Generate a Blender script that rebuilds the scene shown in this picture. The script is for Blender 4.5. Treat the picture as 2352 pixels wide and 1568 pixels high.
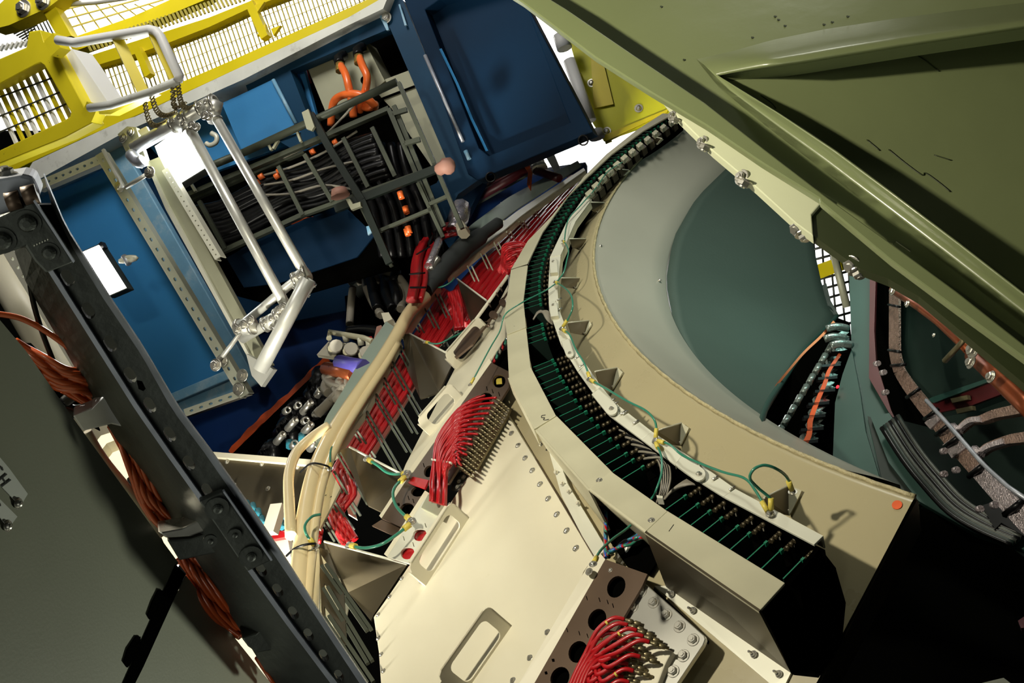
import bpy, bmesh, math, random
import numpy as np
from mathutils import Vector, Matrix
from mathutils.geometry import tessellate_polygon
random.seed(7)
for o in list(bpy.data.objects): bpy.data.objects.remove(o)
sc = bpy.context.scene
COL = sc.collection
S = 0.6                       # metres per drafting unit
F = 2200.0                    # focal length in pixels at 2352 wide
# ---------------- camera: eye at CAM, rolled 25 degrees, looking slightly up
ROLL, PITCH = math.radians(25), math.radians(10)
up = np.array([-math.sin(ROLL)*math.cos(PITCH), -math.cos(ROLL)*math.cos(PITCH), math.sin(PITCH)])
fw = np.array([0, 0, 1.0]); yy = fw-up*(fw@up); yy /= np.linalg.norm(yy); xx = np.cross(yy, up)
MW = np.stack([xx, yy, up])   # drafting axes (right, down, forward) -> world
CAM = np.array([0, 0, 4.0])
def D(px, py): return np.array([(px-1176)/F, (py-784)/F, 1.0])     # direction of a picture position
def P(px, py, d): return D(px, py)*d
def wv(q): return Vector(CAM+MW@(np.asarray(q, float)*S))
def wd(q): return Vector(MW@np.asarray(q, float))
cd = bpy.data.cameras.new('camera'); cam = bpy.data.objects.new('camera', cd); COL.objects.link(cam)
cd.sensor_width = 36; cd.lens = F/2352*36; cd.clip_start = .02; cd.clip_end = 200
m = Matrix(((MW[0][0], -MW[0][1], -MW[0][2]), (MW[1][0], -MW[1][1], -MW[1][2]), (MW[2][0], -MW[2][1], -MW[2][2]))).to_4x4()
m.translation = Vector(CAM); cam.matrix_world = m; sc.camera = cam
# ---------------- world and exposure
w = bpy.data.worlds.new('cavern_dark'); sc.world = w; w.use_nodes = True
w.node_tree.nodes['Background'].inputs[0].default_value = (.55, .68, .62, 1)
w.node_tree.nodes['Background'].inputs[1].default_value = 0.002
sc.view_settings.view_transform = 'Standard'; sc.view_settings.look = 'None'
sc.view_settings.exposure = 0.0; sc.view_settings.gamma = 1
# ---------------- lamps of the hall, and unseen fill lights added for brightness
def lamp(name, pos, target, energy, size, col=(1, 1, 1), kind='AREA', sizey=None, spread=None):
    l = bpy.data.lights.new(name, kind); l.energy = energy; l.color = col
    o = bpy.data.objects.new(name, l); COL.objects.link(o)
    if kind == 'AREA':
        l.size = size
        if sizey: l.shape = 'RECTANGLE'; l.size_y = sizey
        if spread: l.spread = math.radians(spread)
    else: l.shadow_soft_size = size
    o.location = wv(pos)
    o.rotation_euler = (wv(target)-wv(pos)).to_track_quat('-Z', 'Y').to_euler()
    return o
lamp('work_lamp_left', (-1.9, -1.15, 1.9), (.2, .6, 4.2), 31, .09, (1, .93, .74), spread=150)
lamp('hall_lamp_walkway', (-3.2, -6.0, 4.5), (-3.0, -2.8, 9), 40, 1.2, (1, .97, .9), spread=100)
lamp('hall_lamp_behind_walkway', (-4.5, -9.5, 11), (-3, -4.5, 18), 900, 3.0, (1, .99, .97), spread=110)
lamp('hall_lamp_behind_wheel', (3.0, -6.0, 12.5), (2.2, -1.5, 17), 500, 2.0, (.97, 1, 1), spread=100)
lamp('throat_fill_overhead', (1.0, -5.5, 4.5), (1.3, -.1, 5.4), 11, .8, (1, 1, .86), spread=60)  # added fill to brighten the grey throat, no lamp known there
lamp('bore_fill', P(2080, 480, 5.0), P(1840, 680, 5.7), 1.6, .3, (.6, 1, .9))  # added fill for the right side of the lining, hidden behind the beam
lamp('ladder_fill_low', (-2.6, 3.2, 3.6), (-1.0, 1.2, 5.3), 34, .3, (1, .96, .82), spread=60)  # unseen fill put in to brighten the hoses and lower ladder
lamp('cabinet_fill', (-1.6, -.9, -.6), (-.8, .5, 1.8), .7, .12, (.95, 1, .85), spread=90)  # added foreground fill for the dark cabinet and post
lamp('passage_lamp_right', (1.1, 2.3, 3.1), (-.8, .35, 1.7), 2.0, .07, (.95, 1, .82), spread=60)
lamp('beam_fill_low', (-.7, 1.0, .7), (.5, -.9, 3.2), 1.0, .9, (.97, 1, .86), spread=70)  # added soft fill for the olive beam and pale wedge
lamp('machine_fill_right', (2.2, -.6, 4.0), (3.0, .6, 5.2), .25, .3, (.75, 1, .9))  # weak fill on the right-hand machine, its source unseen
# ---------------- materials
def mat(name, col, rough=.5, metal=0., var=.06, scale=6., bump=.0, bscale=40., emit=None, es=1., coat=0., dirt=None, dscale=3., dlo=.55, dhi=.7, spec=None, trans=0.):
    m = bpy.data.materials.new(name); m.use_nodes = True; nt = m.node_tree; N = nt.nodes; L = nt.links
    b = N['Principled BSDF']; tc = N.new('ShaderNodeTexCoord')
    b.inputs['Roughness'].default_value = rough; b.inputs['Metallic'].default_value = metal
    if spec is not None: b.inputs['Specular IOR Level'].default_value = spec
    if coat: b.inputs['Coat Weight'].default_value = coat; b.inputs['Coat Roughness'].default_value = .12
    if trans: b.inputs['Transmission Weight'].default_value = trans
    no = N.new('ShaderNodeTexNoise'); no.inputs['Scale'].default_value = scale; no.inputs['Detail'].default_value = 6
    L.new(tc.outputs['Object'], no.inputs['Vector'])
    mx = N.new('ShaderNodeMix'); mx.data_type = 'RGBA'
    c0 = [max(0, c*(1-var*2)) for c in col]; c1 = [min(1, c*(1+var*2)) for c in col]
    mx.inputs[6].default_value = (*c0, 1); mx.inputs[7].default_value = (*c1, 1)
    L.new(no.outputs['Fac'], mx.inputs[0]); out = mx.outputs[2]
    if dirt:
        n2 = N.new('ShaderNodeTexNoise'); n2.inputs['Scale'].default_value = dscale; n2.inputs['Detail'].default_value = 9; n2.inputs['Roughness'].default_value = .7
        L.new(tc.outputs['Object'], n2.inputs['Vector'])
        r = N.new('ShaderNodeValToRGB'); r.color_ramp.elements[0].position = dlo; r.color_ramp.elements[1].position = dhi
        L.new(n2.outputs['Fac'], r.inputs[0]); m2 = N.new('ShaderNodeMix'); m2.data_type = 'RGBA'
        m2.inputs[7].default_value = (*dirt, 1); L.new(out, m2.inputs[6]); L.new(r.outputs[0], m2.inputs[0]); out = m2.outputs[2]
    L.new(out, b.inputs['Base Color'])
    rr = N.new('ShaderNodeMapRange'); rr.inputs['To Min'].default_value = max(0, rough-.08); rr.inputs['To Max'].default_value = min(1, rough+.1)
    L.new(no.outputs['Fac'], rr.inputs['Value']); L.new(rr.outputs[0], b.inputs['Roughness'])
    if bump:
        n3 = N.new('ShaderNodeTexNoise'); n3.inputs['Scale'].default_value = bscale; n3.inputs['Detail'].default_value = 4
        L.new(tc.outputs['Object'], n3.inputs['Vector']); bp = N.new('ShaderNodeBump'); bp.inputs['Strength'].default_value = bump
        bp.inputs['Distance'].default_value = .01; L.new(n3.outputs['Fac'], bp.inputs['Height']); L.new(bp.outputs[0], b.inputs['Normal'])
    if emit: b.inputs['Emission Color'].default_value = (*emit, 1); b.inputs['Emission Strength'].default_value = es
    return m
M = dict(
 cream=mat('cream_paint', (.68, .635, .49), .42, var=.03, bump=.08, bscale=14, dirt=(.50, .44, .28), dscale=4, dlo=.62, dhi=.9),
 coneskin=mat('cream_lacquer_shell', (.38, .33, .20), .28, var=.05, bump=.12, bscale=9, dirt=(.36, .31, .18), dscale=3, dlo=.5, dhi=.85),
 rim=mat('chipped_rim_paint', (.42, .36, .20), .4, var=.25, scale=60, bump=.5, bscale=120),
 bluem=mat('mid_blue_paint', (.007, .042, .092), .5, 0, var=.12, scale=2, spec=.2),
 pind=mat('dark_connector', (.07, .055, .03), .4, .5, var=.3, scale=60),  # darker copy of the nickel connector, for the cards
 cardd=mat('dark_circuit_board', (.002, .012, .008), .6, 0),
 alu=mat('dull_aluminium_sheet', (.56, .53, .38), .42, .25, var=.06, scale=9, bump=.05),
 aluw=mat('pale_aluminium_sheet', (.68, .67, .56), .4, .2, var=.04),
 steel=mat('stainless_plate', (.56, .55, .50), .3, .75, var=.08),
 darksteel=mat('shaded_stainless', (.12, .10, .065), .4, .8, var=.15, scale=4),  # stainless darkened, the shade of its faces put into the colour
 bronze=mat('brown_anodised_sheet', (.115, .075, .05), .42, .5, var=.1),
 bolt=mat('zinc_bolt', (.62, .60, .54), .28, .85, var=.08, scale=40),
 galv=mat('galvanised_dark', (.065, .07, .062), .5, .6, var=.3, scale=14, bump=.1, bscale=80),
 galvl=mat('galvanised_edge', (.42, .44, .50), .45, .6, var=.2, scale=25),
 pipe=mat('galvanised_pipe', (.62, .62, .57), .36, .55, var=.06, scale=20),
 strut=mat('pale_galvanised_strut', (.60, .62, .50), .45, .3, var=.06),
 chan=mat('grey_green_channel', (.34, .34, .24), .5, .2, var=.05),
 trayg=mat('grey_cable_tray', (.06, .068, .048), .5, .4, var=.08),
 traydark=mat('dark_green_tray', (.005, .010, .007), .5, .3, var=.1),
 inner=mat('grey_metal_throat', (.50, .50, .42), .36, .3, var=.06, scale=2.2, bump=.05, bscale=5),
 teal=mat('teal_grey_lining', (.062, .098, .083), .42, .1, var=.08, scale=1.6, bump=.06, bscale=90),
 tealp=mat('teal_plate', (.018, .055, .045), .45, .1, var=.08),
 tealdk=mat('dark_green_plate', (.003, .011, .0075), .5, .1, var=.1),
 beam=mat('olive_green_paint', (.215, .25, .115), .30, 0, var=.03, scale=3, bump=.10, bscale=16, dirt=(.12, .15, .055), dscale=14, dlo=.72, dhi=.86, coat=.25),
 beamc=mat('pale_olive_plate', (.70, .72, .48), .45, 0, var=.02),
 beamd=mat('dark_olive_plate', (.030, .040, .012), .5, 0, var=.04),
 yellow=mat('yellow_paint', (.72, .58, .008), .4, 0, var=.03, coat=.2),
 yrust=mat('rusty_yellow_paint', (.72, .60, .015), .45, 0, var=.06, dirt=(.10, .035, .01), dscale=9, dlo=.66, dhi=.70),
 ypanel=mat('yellow_sheet', (.62, .60, .01), .5, 0, var=.03),
 ywire=mat('yellow_mesh_wire', (.50, .42, .08), .5, 0),
 wgirder=mat('pale_grey_girder', (.62, .63, .58), .5, 0, var=.08, dirt=(.35, .34, .3), dscale=8),
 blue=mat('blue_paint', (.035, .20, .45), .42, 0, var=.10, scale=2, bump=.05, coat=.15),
 bluel=mat('worn_lit_blue_paint', (.16, .34, .50), .4, 0, var=.12, scale=7, dirt=(.42, .52, .56), dscale=6, dlo=.5, dhi=.75),  # pale base puts the lamp light on the column into the paint
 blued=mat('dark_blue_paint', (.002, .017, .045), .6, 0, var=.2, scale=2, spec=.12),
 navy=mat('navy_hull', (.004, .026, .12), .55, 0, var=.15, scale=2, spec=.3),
 black=mat('black_rubber', (.003, .003, .0035), .33, 0, var=.2, spec=.25),
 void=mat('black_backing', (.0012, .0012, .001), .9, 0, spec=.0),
 orange=mat('orange_tape', (.72, .10, .015), .5, 0, var=.15, scale=20),
 hose=mat('orange_hose', (.85, .16, .03), .35, 0, coat=.3),
 fibre=mat('orange_fibre', (.42, .065, .012), .3, 0, var=.2, coat=.5),
 red=mat('red_cable', (.40, .006, .010), .35, 0, var=.15, coat=.3),
 redp=mat('red_paint', (.06, .005, .007), .4, 0, var=.2),
 green=mat('green_circuit_board', (.008, .16, .085), .4, 0, var=.1),
 wire=mat('green_earth_wire', (.03, .20, .13), .3, 0, coat=.5),
 grey=mat('grey_ribbon_cable', (.22, .20, .16), .5, 0, var=.15),
 yel=mat('yellow_lug', (.62, .50, .08), .4, 0),
 pin=mat('nickel_connector', (.20, .165, .09), .35, .6, var=.2, scale=60),
 creamhose=mat('cream_hose', (.76, .62, .36), .3, 0, var=.04, coat=.3),
 foam=mat('black_foam_sleeve', (.022, .026, .026), .75, 0),
 sheetc=mat('pale_translucent_tray', (.30, .37, .32), .35, .1, var=.05),
 white=mat('white_paint', (.82, .82, .80), .5, 0, var=.02),
 brass=mat('brass', (.62, .42, .12), .3, .8),
 copper=mat('copper_pipe', (.34, .085, .03), .3, .7, var=.2, scale=20),
 braid=mat('copper_braid', (.30, .20, .16), .35, .6, var=.3, scale=90, bump=.6, bscale=220),
 braids=mat('silver_braid', (.55, .48, .50), .3, .7, var=.3, scale=90, bump=.6, bscale=220),
 foil=mat('crumpled_foil', (.24, .29, .27), .25, .6, var=.2, bump=.6, bscale=30),
 cabinet=mat('grey_green_cabinet', (.20, .205, .15), .5, 0, var=.04, bump=.03, bscale=300),
 paper=mat('label_paper', (.55, .56, .52), .45, 0, var=.02),
 ink=mat('black_ink', (.01, .01, .01), .6, 0),
 bluew=mat('blue_wire', (.02, .10, .42), .4, 0), tealw=mat('teal_connector', (.02, .16, .22), .4, 0),
 purple=mat('purple_sleeve', (.06, .05, .26), .4, 0), pink=mat('pink_tape', (.34, .17, .13), .6, 0),
 silver=mat('silver_foil_wrap', (.72, .66, .72), .2, .8, bump=.6, bscale=60),
 lampw=mat('lit_lamp_glass', (1, 1, .95), .4, 0, emit=(1, .98, .90), es=14),
 ledred=mat('red_led', (1, .02, .02), .4, 0, emit=(1, .01, .02), es=4),
 plast=mat('clear_plastic', (.55, .52, .45), .2, 0, spec=.8),
)
# ---------------- drafting surfaces (all real 3-D surfaces; at() gives the point of the surface seen at a picture position)
def nrm(v): v = np.asarray(v, float); return v/(np.linalg.norm(v)+1e-12)
class Pl:
    def __init__(s, a, b, c):
        a, b, c = [P(*q) if isinstance(q, tuple) else np.asarray(q, float) for q in (a, b, c)]
        s.p = a; s.n = nrm(np.cross(b-a, c-a))
        if s.n@s.p > 0: s.n = -s.n           # towards the eye
    def at(s, px, py, off=0.):
        d = D(px, py); return d*(((s.p+s.n*off)@s.n)/(d@s.n))
    def nm(s, px=0, py=0): return s.n
WN = np.array([0.28330378, 0.84790966, 0.44809393]); WC = np.array([3.93998, -1.276555, 5.])   # wheel axis and lip centre
E1 = nrm(np.cross(WN, [0, 0, 1])); E2 = np.cross(WN, E1)
def wp(a, r, h):            # wheel coordinates: degrees, radius, distance behind the lip
    a = math.radians(a); return WC+WN*h+r*(math.cos(a)*E1+math.sin(a)*E2)
def wpol(q):
    v = q-WC; h = v@WN; v = v-WN*h; return math.degrees(math.atan2(v@E2, v@E1)) % 360, np.linalg.norm(v), h
class Hp:                   # plane square to the wheel axis
    def __init__(s, h): s.h = h
    def at(s, px, py, off=0.):
        d = D(px, py); return d*(((WC+WN*(s.h-off))@WN)/(d@WN))
    def nm(s, px=0, py=0): return -WN
class Cone:                 # conical skin h = h0 + k (r - r0)
    def __init__(s, k, r0, h0=0.): s.k, s.r0, s.h0 = k, r0, h0
    def at(s, px, py, off=0.):
        h = s.h0
        for i in range(90):
            q = Hp(h).at(px, py); h = .6*h+.4*(s.h0+s.k*(wpol(q)[1]-s.r0)-off)
        return q
    def nm(s, px, py):
        a = s.at(px, py); return nrm(nrm((a-WC)-WN*((a-WC)@WN))*s.k*1.-WN)*1.
CONE = Cone(.40, 3.615)
# ---------------- mesh builder
class MB:
    def __init__(s): s.v = []; s.f = []; s.sm = False
    def add(s, vs, fs):
        k = len(s.v); s.v += [np.asarray(q, float) for q in vs]; s.f += [tuple(i+k for i in f) for f in fs]; return s
    def prism(s, front, back, holes=()):        # front/back: lists of 3-D points; holes: list of (front, back)
        loops = [front]+[h[0] for h in holes]; backs = [back]+[h[1] for h in holes]
        tri = tessellate_polygon([[Vector(q) for q in l] for l in loops]) if (holes or len(front) > 4) else None
        fl = [q for l in loops for q in l]; bl = [q for l in backs for q in l]; n = len(fl); fs = []
        if tri: fs += [tuple(t) for t in tri]+[tuple(i+n for i in reversed(t)) for t in tri]
        else: fs += [tuple(range(n)), tuple(n+i for i in reversed(range(n)))]
        k = 0
        for l in loops:
            m_ = len(l)
            for i in range(m_): j = (i+1) % m_; fs.append((k+i, k+j, n+k+j, n+k+i))
            k += m_
        return s.add(fl+bl, fs)
    def plate(s, surf, outline, t=.02, off=0., holes=()):
        f = [surf.at(*p, off) for p in outline]; b = [q-surf.nm(*p)*t for q, p in zip(f, outline)]
        hs = []
        for h in holes:
            hf = [surf.at(*p, off) for p in h]; hs.append((hf, [q-surf.nm(*p)*t for q, p in zip(hf, h)]))
        return s.prism(f, b, hs)
    def slab(s, pts, vec): return s.prism([np.asarray(p) for p in pts], [np.asarray(p)+vec for p in pts])
    def beam(s, a, b, w, h, upv):
        a = np.asarray(a); b = np.asarray(b); t = nrm(b-a); u = nrm(upv-t*(np.asarray(upv)@t)); r = np.cross(t, u)
        q = [r*w/2+u*h/2, -r*w/2+u*h/2, -r*w/2-u*h/2, r*w/2-u*h/2]
        return s.prism([a+x for x in q], [b+x for x in q])
    def prof(s, prof2, path, upv, closed=True):     # sweep a 2-D profile (side, up) along a 3-D path
        n = len(prof2); vs = []; path = [np.asarray(p) for p in path]
        for i, p in enumerate(path):
            t = nrm(path[min(i+1, len(path)-1)]-path[max(i-1, 0)]); U = upv[i] if isinstance(upv, list) else upv
            u = nrm(U-t*(np.asarray(U)@t)); r = np.cross(t, u); vs += [p+r*a+u*b for a, b in prof2]
        fs = [(i*n+j, i*n+(j+1) % n, (i+1)*n+(j+1) % n, (i+1)*n+j) for i in range(len(path)-1) for j in range(n)]
        c = tessellate_polygon([[Vector((a, b, 0)) for a, b in prof2]])
        fs += [tuple(x) for x in c]+[tuple(x+(len(path)-1)*n for x in reversed(t_)) for t_ in c]
        return s.add(vs, fs)
    def tube(s, pts, r, n=8, hollow=0., smooth=0):
        pts = [np.asarray(p, float) for p in pts]
        if smooth: pts = cr(pts, smooth)
        t = nrm(pts[1]-pts[0]); u = nrm(np.cross(t, [.31, .77, .55])); rings = []; k0 = len(s.v); vs = []; N_ = len(pts)
        for i, p in enumerate(pts):
            t = nrm(pts[min(i+1, N_-1)]-pts[max(i-1, 0)]); u = nrm(u-t*(u@t)); w_ = np.cross(t, u)
            R = r[i*(len(r)-1)//max(1, N_-1)] if isinstance(r, (list, tuple)) else r
            vs += [p+R*(math.cos(2*math.pi*j/n)*u+math.sin(2*math.pi*j/n)*w_) for j in range(n)]
        fs = [(i*n+j, i*n+(j+1) % n, (i+1)*n+(j+1) % n, (i+1)*n+j) for i in range(N_-1) for j in range(n)]
        if hollow:
            m0 = len(vs)
            for i, p in enumerate(pts): vs += [p+(q-p)*hollow for q in vs[i*n:(i+1)*n]]
            fs += [(m0+i*n+j, m0+(i+1)*n+j, m0+(i+1)*n+(j+1) % n, m0+i*n+(j+1) % n) for i in range(N_-1) for j in range(n)]
            for e in (0, N_-1): fs += [(e*n+j, e*n+(j+1) % n, m0+e*n+(j+1) % n, m0+e*n+j) for j in range(n)]
        else: fs += [tuple(range(n-1, -1, -1)), tuple(range((N_-1)*n, N_*n))]
        s.sm = True
        return s.add(vs, fs)
    def grid(s, rows, t=None):      # rows of points; t = thickness vector function or constant
        nu = len(rows[0]); vs = [q for r in rows for q in r]; n = len(vs); nv = len(rows)
        fs = [(i*nu+j, i*nu+j+1, (i+1)*nu+j+1, (i+1)*nu+j) for i in range(nv-1) for j in range(nu-1)]
        if t is not None:
            vs += [q+t for q in vs[:n]]; fs += [tuple(x+n for x in reversed(f)) for f in fs[:]]
            edge = [(j, j+1) for j in range(nu-1)]+[((nv-1)*nu+j+1, (nv-1)*nu+j) for j in range(nu-1)]+[((i+1)*nu, i*nu) for i in range(nv-1)]+[(i*nu+nu-1, (i+1)*nu+nu-1) for i in range(nv-1)]
            fs += [(b, a, a+n, b+n) for a, b in edge]
        return s.add(vs, fs)
    def build(s, name, m_, parent=None, smooth=None, bevel=0.):
        W_ = [wv(q) for q in s.v]; c = sum(W_, Vector())/len(W_)
        me = bpy.data.meshes.new(name); me.from_pydata([q-c for q in W_], [], s.f); me.materials.append(M[m_] if isinstance(m_, str) else m_)
        bm = bmesh.new(); bm.from_mesh(me); bmesh.ops.recalc_face_normals(bm, faces=bm.faces); bm.to_mesh(me); bm.free()
        if smooth if smooth is not None else s.sm:
            for p in me.polygons: p.use_smooth = len(p.vertices) <= 4
        o = bpy.data.objects.new(name, me); COL.objects.link(o); place(o, c, parent)
        if bevel:
            b = o.modifiers.new('bevel', 'BEVEL'); b.width = bevel*S; b.segments = 2; b.limit_method = 'ANGLE'; b.angle_limit = .7
        return o
ORG = {}
def place(o, c, parent=None, rot=None):
    ORG[o.name] = c.copy()
    if parent is not None: o.parent = parent; o.location = c-ORG[parent.name]
    else: o.location = c
    if rot is not None: o.rotation_mode = 'QUATERNION'; o.rotation_quaternion = rot
def cr(pts, k=6):
    pts = [np.asarray(p, float) for p in pts]; out = []; n = len(pts)
    for i in range(n-1):
        a, b, c, d = pts[max(i-1, 0)], pts[i], pts[i+1], pts[min(i+2, n-1)]
        for j in range(k):
            t = j/k; out.append(.5*((2*b)+(c-a)*t+(2*a-5*b+4*c-d)*t*t+(3*b-3*c+d-a)*t**3))
    out.append(pts[-1]); return out
def tag(o, label=None, cat=None, group=None, kind=None):
    if label: o['label'] = label
    if cat: o['category'] = cat
    if group: o['group'] = group
    if kind: o['kind'] = kind
    return o
def thing(name, pos, label, cat, group=None):
    o = bpy.data.objects.new(name, None); COL.objects.link(o); o.empty_display_size = .05; place(o, wv(pos)); return tag(o, label, cat, group)
ORD = 'first second third fourth fifth sixth seventh eighth ninth tenth eleventh twelfth thirteenth fourteenth fifteenth sixteenth seventeenth eighteenth nineteenth twentieth'.split()
# shared small hardware, modelled at unit size along +Z, then placed
def proto(kind):
    b = MB()
    def ring(r, z, n, a0=0): return [np.array([r*math.cos(a0+2*math.pi*i/n), r*math.sin(a0+2*math.pi*i/n), z]) for i in range(n)]
    def stack(rs, n):
        vs = [q for r, z in rs for q in ring(r, z, n)]; fs = [(i*n+j, i*n+(j+1) % n, (i+1)*n+(j+1) % n, (i+1)*n+j) for i in range(len(rs)-1) for j in range(n)]
        fs += [tuple(range(n-1, -1, -1)), tuple(range((len(rs)-1)*n, len(rs)*n))]; b.add(vs, fs)
    if kind == 'hex': stack([(1.45, 0), (1.45, .18), (1.38, .22)], 20); stack([(.95, .2), (1., .3), (1., .85), (.86, .98)], 6); stack([(.5, .9), (.5, 1.2)], 10)
    if kind == 'dome': stack([(1.5, 0), (1.5, .15)], 18); stack([(1., .1), (.98, .5), (.75, .9), (.4, 1.05)], 14)
    if kind == 'stud': stack([(1.3, 0), (1.3, .2)], 14); stack([(.95, .2), (.95, 1.0)], 6); stack([(.45, .9), (.45, 2.8)], 8)
    if kind == 'eye':
        pts = [np.array([math.cos(a)*.8, 0, 1.4+math.sin(a)*.8]) for a in [i*math.pi/4 for i in range(9)]]; b.tube(pts, .3, 6); b.sm = False; stack([(1.1, 0), (1.1, .6)], 8)
    me = bpy.data.meshes.new(kind); me.from_pydata([Vector(q) for q in b.v], [], b.f); me.materials.append(M['bolt'])
    bm = bmesh.new(); bm.from_mesh(me); bmesh.ops.recalc_face_normals(bm, faces=bm.faces); bm.to_mesh(me); bm.free()
    return me
PRO = {k: proto(k) for k in ('hex', 'dome', 'stud', 'eye')}
PRO['dark'] = PRO['dome'].copy(); PRO['dark'].materials[0] = M['galv']; PRO['dark'].name = 'dark_bolt'
def hw(kind, pos, n, r, parent, name='bolt', spin=0.):
    o = bpy.data.objects.new(name, PRO[kind]); COL.objects.link(o)
    q = wd(nrm(n)).to_track_quat('Z', 'Y')@Matrix.Rotation(spin, 4, 'Z').to_quaternion()
    place(o, wv(pos), parent, q); o.scale = (r*S,)*3; return o
def ell(cx, cy, rx, ry, rot=0., n=20):
    c, s_ = math.cos(rot), math.sin(rot)
    return [(cx+rx*math.cos(t)*c-ry*math.sin(t)*s_, cy+rx*math.cos(t)*s_+ry*math.sin(t)*c) for t in [2*math.pi*i/n for i in range(n)]]
def rrect(cx, cy, L_, w_, ang, n=5):        # slot (stadium) outline
    out = []; c, s_ = math.cos(ang), math.sin(ang)
    for e, a0 in ((1, -math.pi/2), (-1, math.pi/2)):
        for i in range(n+1):
            t = a0+math.pi*i/n; x = e*(L_-w_)/2+w_/2*math.cos(t); y = w_/2*math.sin(t); out.append((cx+x*c-y*s_, cy+x*s_+y*c))
    return out
def tb(surf, pts, off=0.): return [surf.at(p[0], p[1], (p[2] if len(p) > 2 else 0)+off) for p in pts]
def pline(pts, n):           # n evenly spaced picture points along a polyline
    pts = [np.array(p, float) for p in pts]; d = [0]
    for a, b in zip(pts, pts[1:]): d.append(d[-1]+np.linalg.norm(b-a))
    out = []
    for i in range(n):
        t = d[-1]*i/(n-1); k = max(j for j in range(len(pts)-1) if d[j] <= t+1e-9) if len(pts) > 1 else 0
        out.append(tuple(pts[k]+(pts[k+1]-pts[k])*((t-d[k])/max(1e-9, d[k+1]-d[k]))))
    return out
def z5(x, y): return (600+x/2.904, 400+y/2.904)
def z4(x, y): return (x/2.904, 400+y/2.904)
def z1(x, y): return (x/2.904, y/2.904)
def z2(x, y): return (600+x/2.904, y/2.904)
def q4(x, y): return (1200+x/3.136, 850+y/3.136)
def q2(x, y): return (500+x/3.136, 800+y/3.136)
def q3(x, y): return (800+x/3.027, 1050+y/3.027)
def q5(x, y): return (1250+x/3.36, 1150+y/3.36)
def r3(x, y): return (1200+x/2.01, y/2.01)
def r6(x, y): return (1150+x/2.904, 450+y/2.904)
def q1(x, y): return (x/2.0414, 800+y/2.0414)
def r7(x, y): return (1750+x/2.12, 500+y/2.12)
def q7(x, y): return (500+x/4.931, 1250+y/4.931)
# =====================================================================  THE WHEEL
A0, A1 = 146.7, 243.0
wheel = thing('endcap_wheel', wp(180, 3.615, 0), 'huge cream conical wheel shell with a grey metal throat, filling the middle', 'detector wheel')
def revolve(prof, a0, a1, n, t=None):       # prof: list of (r, h)
    return [[wp(a0+(a1-a0)*j/n, r, h) for j in range(n+1)] for r, h in prof]
def outr(a): return 4.78 if a < 166 else (4.14 if a > 184 else 4.78-.64*(a-166)/18)
rows = []
for k in range(9):
    rw_ = []
    for j in range(161):
        a = A0+(A1-A0)*j/160; R = outr(a); r, h = [(R, .4*(R-3.615)), (R, .4*(R-3.615)+.034), (3.60, .10), (3.595, .035), (3.615, .0), (3.64, .008), (3.9, .114), (4.13, .206), (R, .4*(R-3.615))][k]
        rw_.append(wp(a, r, h))
    rows.append(rw_)
b = MB(); b.grid(rows); b.sm = True
o = b.build('cone_shell', 'coneskin', wheel)
for p in o.data.polygons: p.use_smooth = True
b = MB(); b.tube([wp(A0+(A1-A0)*j/160, 3.610+.0015*math.sin(j*2.1), .0) for j in range(161)], .009, 6); b.build('lip_rim', 'rim', wheel)
b = MB(); b.grid(revolve([(3.604, .01), (3.57, .035), (3.50, .10), (3.40, .19), (3.32, .265), (3.245, .34), (3.235, .42), (3.3, .42), (3.62, .10)], 152.0, A1, 160)); b.sm = True
b.build('throat_ring', 'inner', wheel)
# radial cut face of the shell
b = MB(); b.slab([wp(A0, 3.6, .02), wp(A0, 4.78, .49), wp(A0, 4.78, .62), wp(A0, 3.6, .16)], (wp(A0+.25, 3.6, 0)-wp(A0, 3.6, 0))); b.build('cut_edge', 'darksteel', wheel)
hx = CONE.at(2061, 1160, .002)
b = MB(); nn = CONE.nm(2061, 1160); u_ = nrm(np.cross(nn, [0, 0, 1])); v_ = np.cross(nn, u_)
ring = [hx+.017*(math.cos(t)*u_+math.sin(t)*v_) for t in [i*math.pi/9 for i in range(18)]]; b.slab(ring, nn*.004)
tag(b.build('round_marker', 'orange', wheel), 'small orange round survey marker')
# inner lining of the bore: shallow cone running inward from the throat
LIN = Cone(-1/1.35, 3.245, .345)
lining = thing('bore_lining', LIN.at(1700, 700), 'dark teal lining inside the bore, right of the grey throat ring', 'bore lining')
nA = 26; Lf = pline([(1725, 300), (1677, 378), (1598, 455), (1546, 547), (1529, 647), (1548, 745), (1594, 833), (1660, 912), (1742, 985)], nA)
Rt = pline([(1840, 380), (1856, 480), (1868, 560), (1876, 600), (1888, 655), (1905, 700), (1922, 726), (1900, 752), (1850, 802), (1800, 872), (1762, 930), (1744, 986)], nA)
rows = [[LIN.at(a[0]+(c_[0]-a[0])*k/14, a[1]+(c_[1]-a[1])*k/14) for k in range(15)] for a, c_ in zip(Lf, Rt)]
b = MB(); b.grid(rows, WN*.03); b.sm = True; b.build('lining_shell', 'teal', lining)
b = MB(); b.tube([LIN.at(x, y, .01) for x, y in [(1744, 986), (1762, 930), (1800, 872), (1850, 802), (1900, 752), (1922, 726)]], .016, 6, smooth=4); b.build('lower_rim', 'tealp', lining)
b = MB(); b.slab([LIN.at(x, y, .0) for x, y in [(1888, 655), (1898, 650), (1908, 690), (1926, 722), (1920, 730), (1902, 704)]], WN*.02-LIN.nm(1888, 655)*.02); b.build('corner_lip', 'foil', lining)
for i, (x, y) in enumerate([(1379, 565), (1515, 644)]):
    s_ = Cone(-.9, 3.6, .02) if i == 0 else Cone(-.9, 3.6, .02)
    hw('dome', s_.at(x, y, .01), -WN, .009, wheel, 'rivet')
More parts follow.
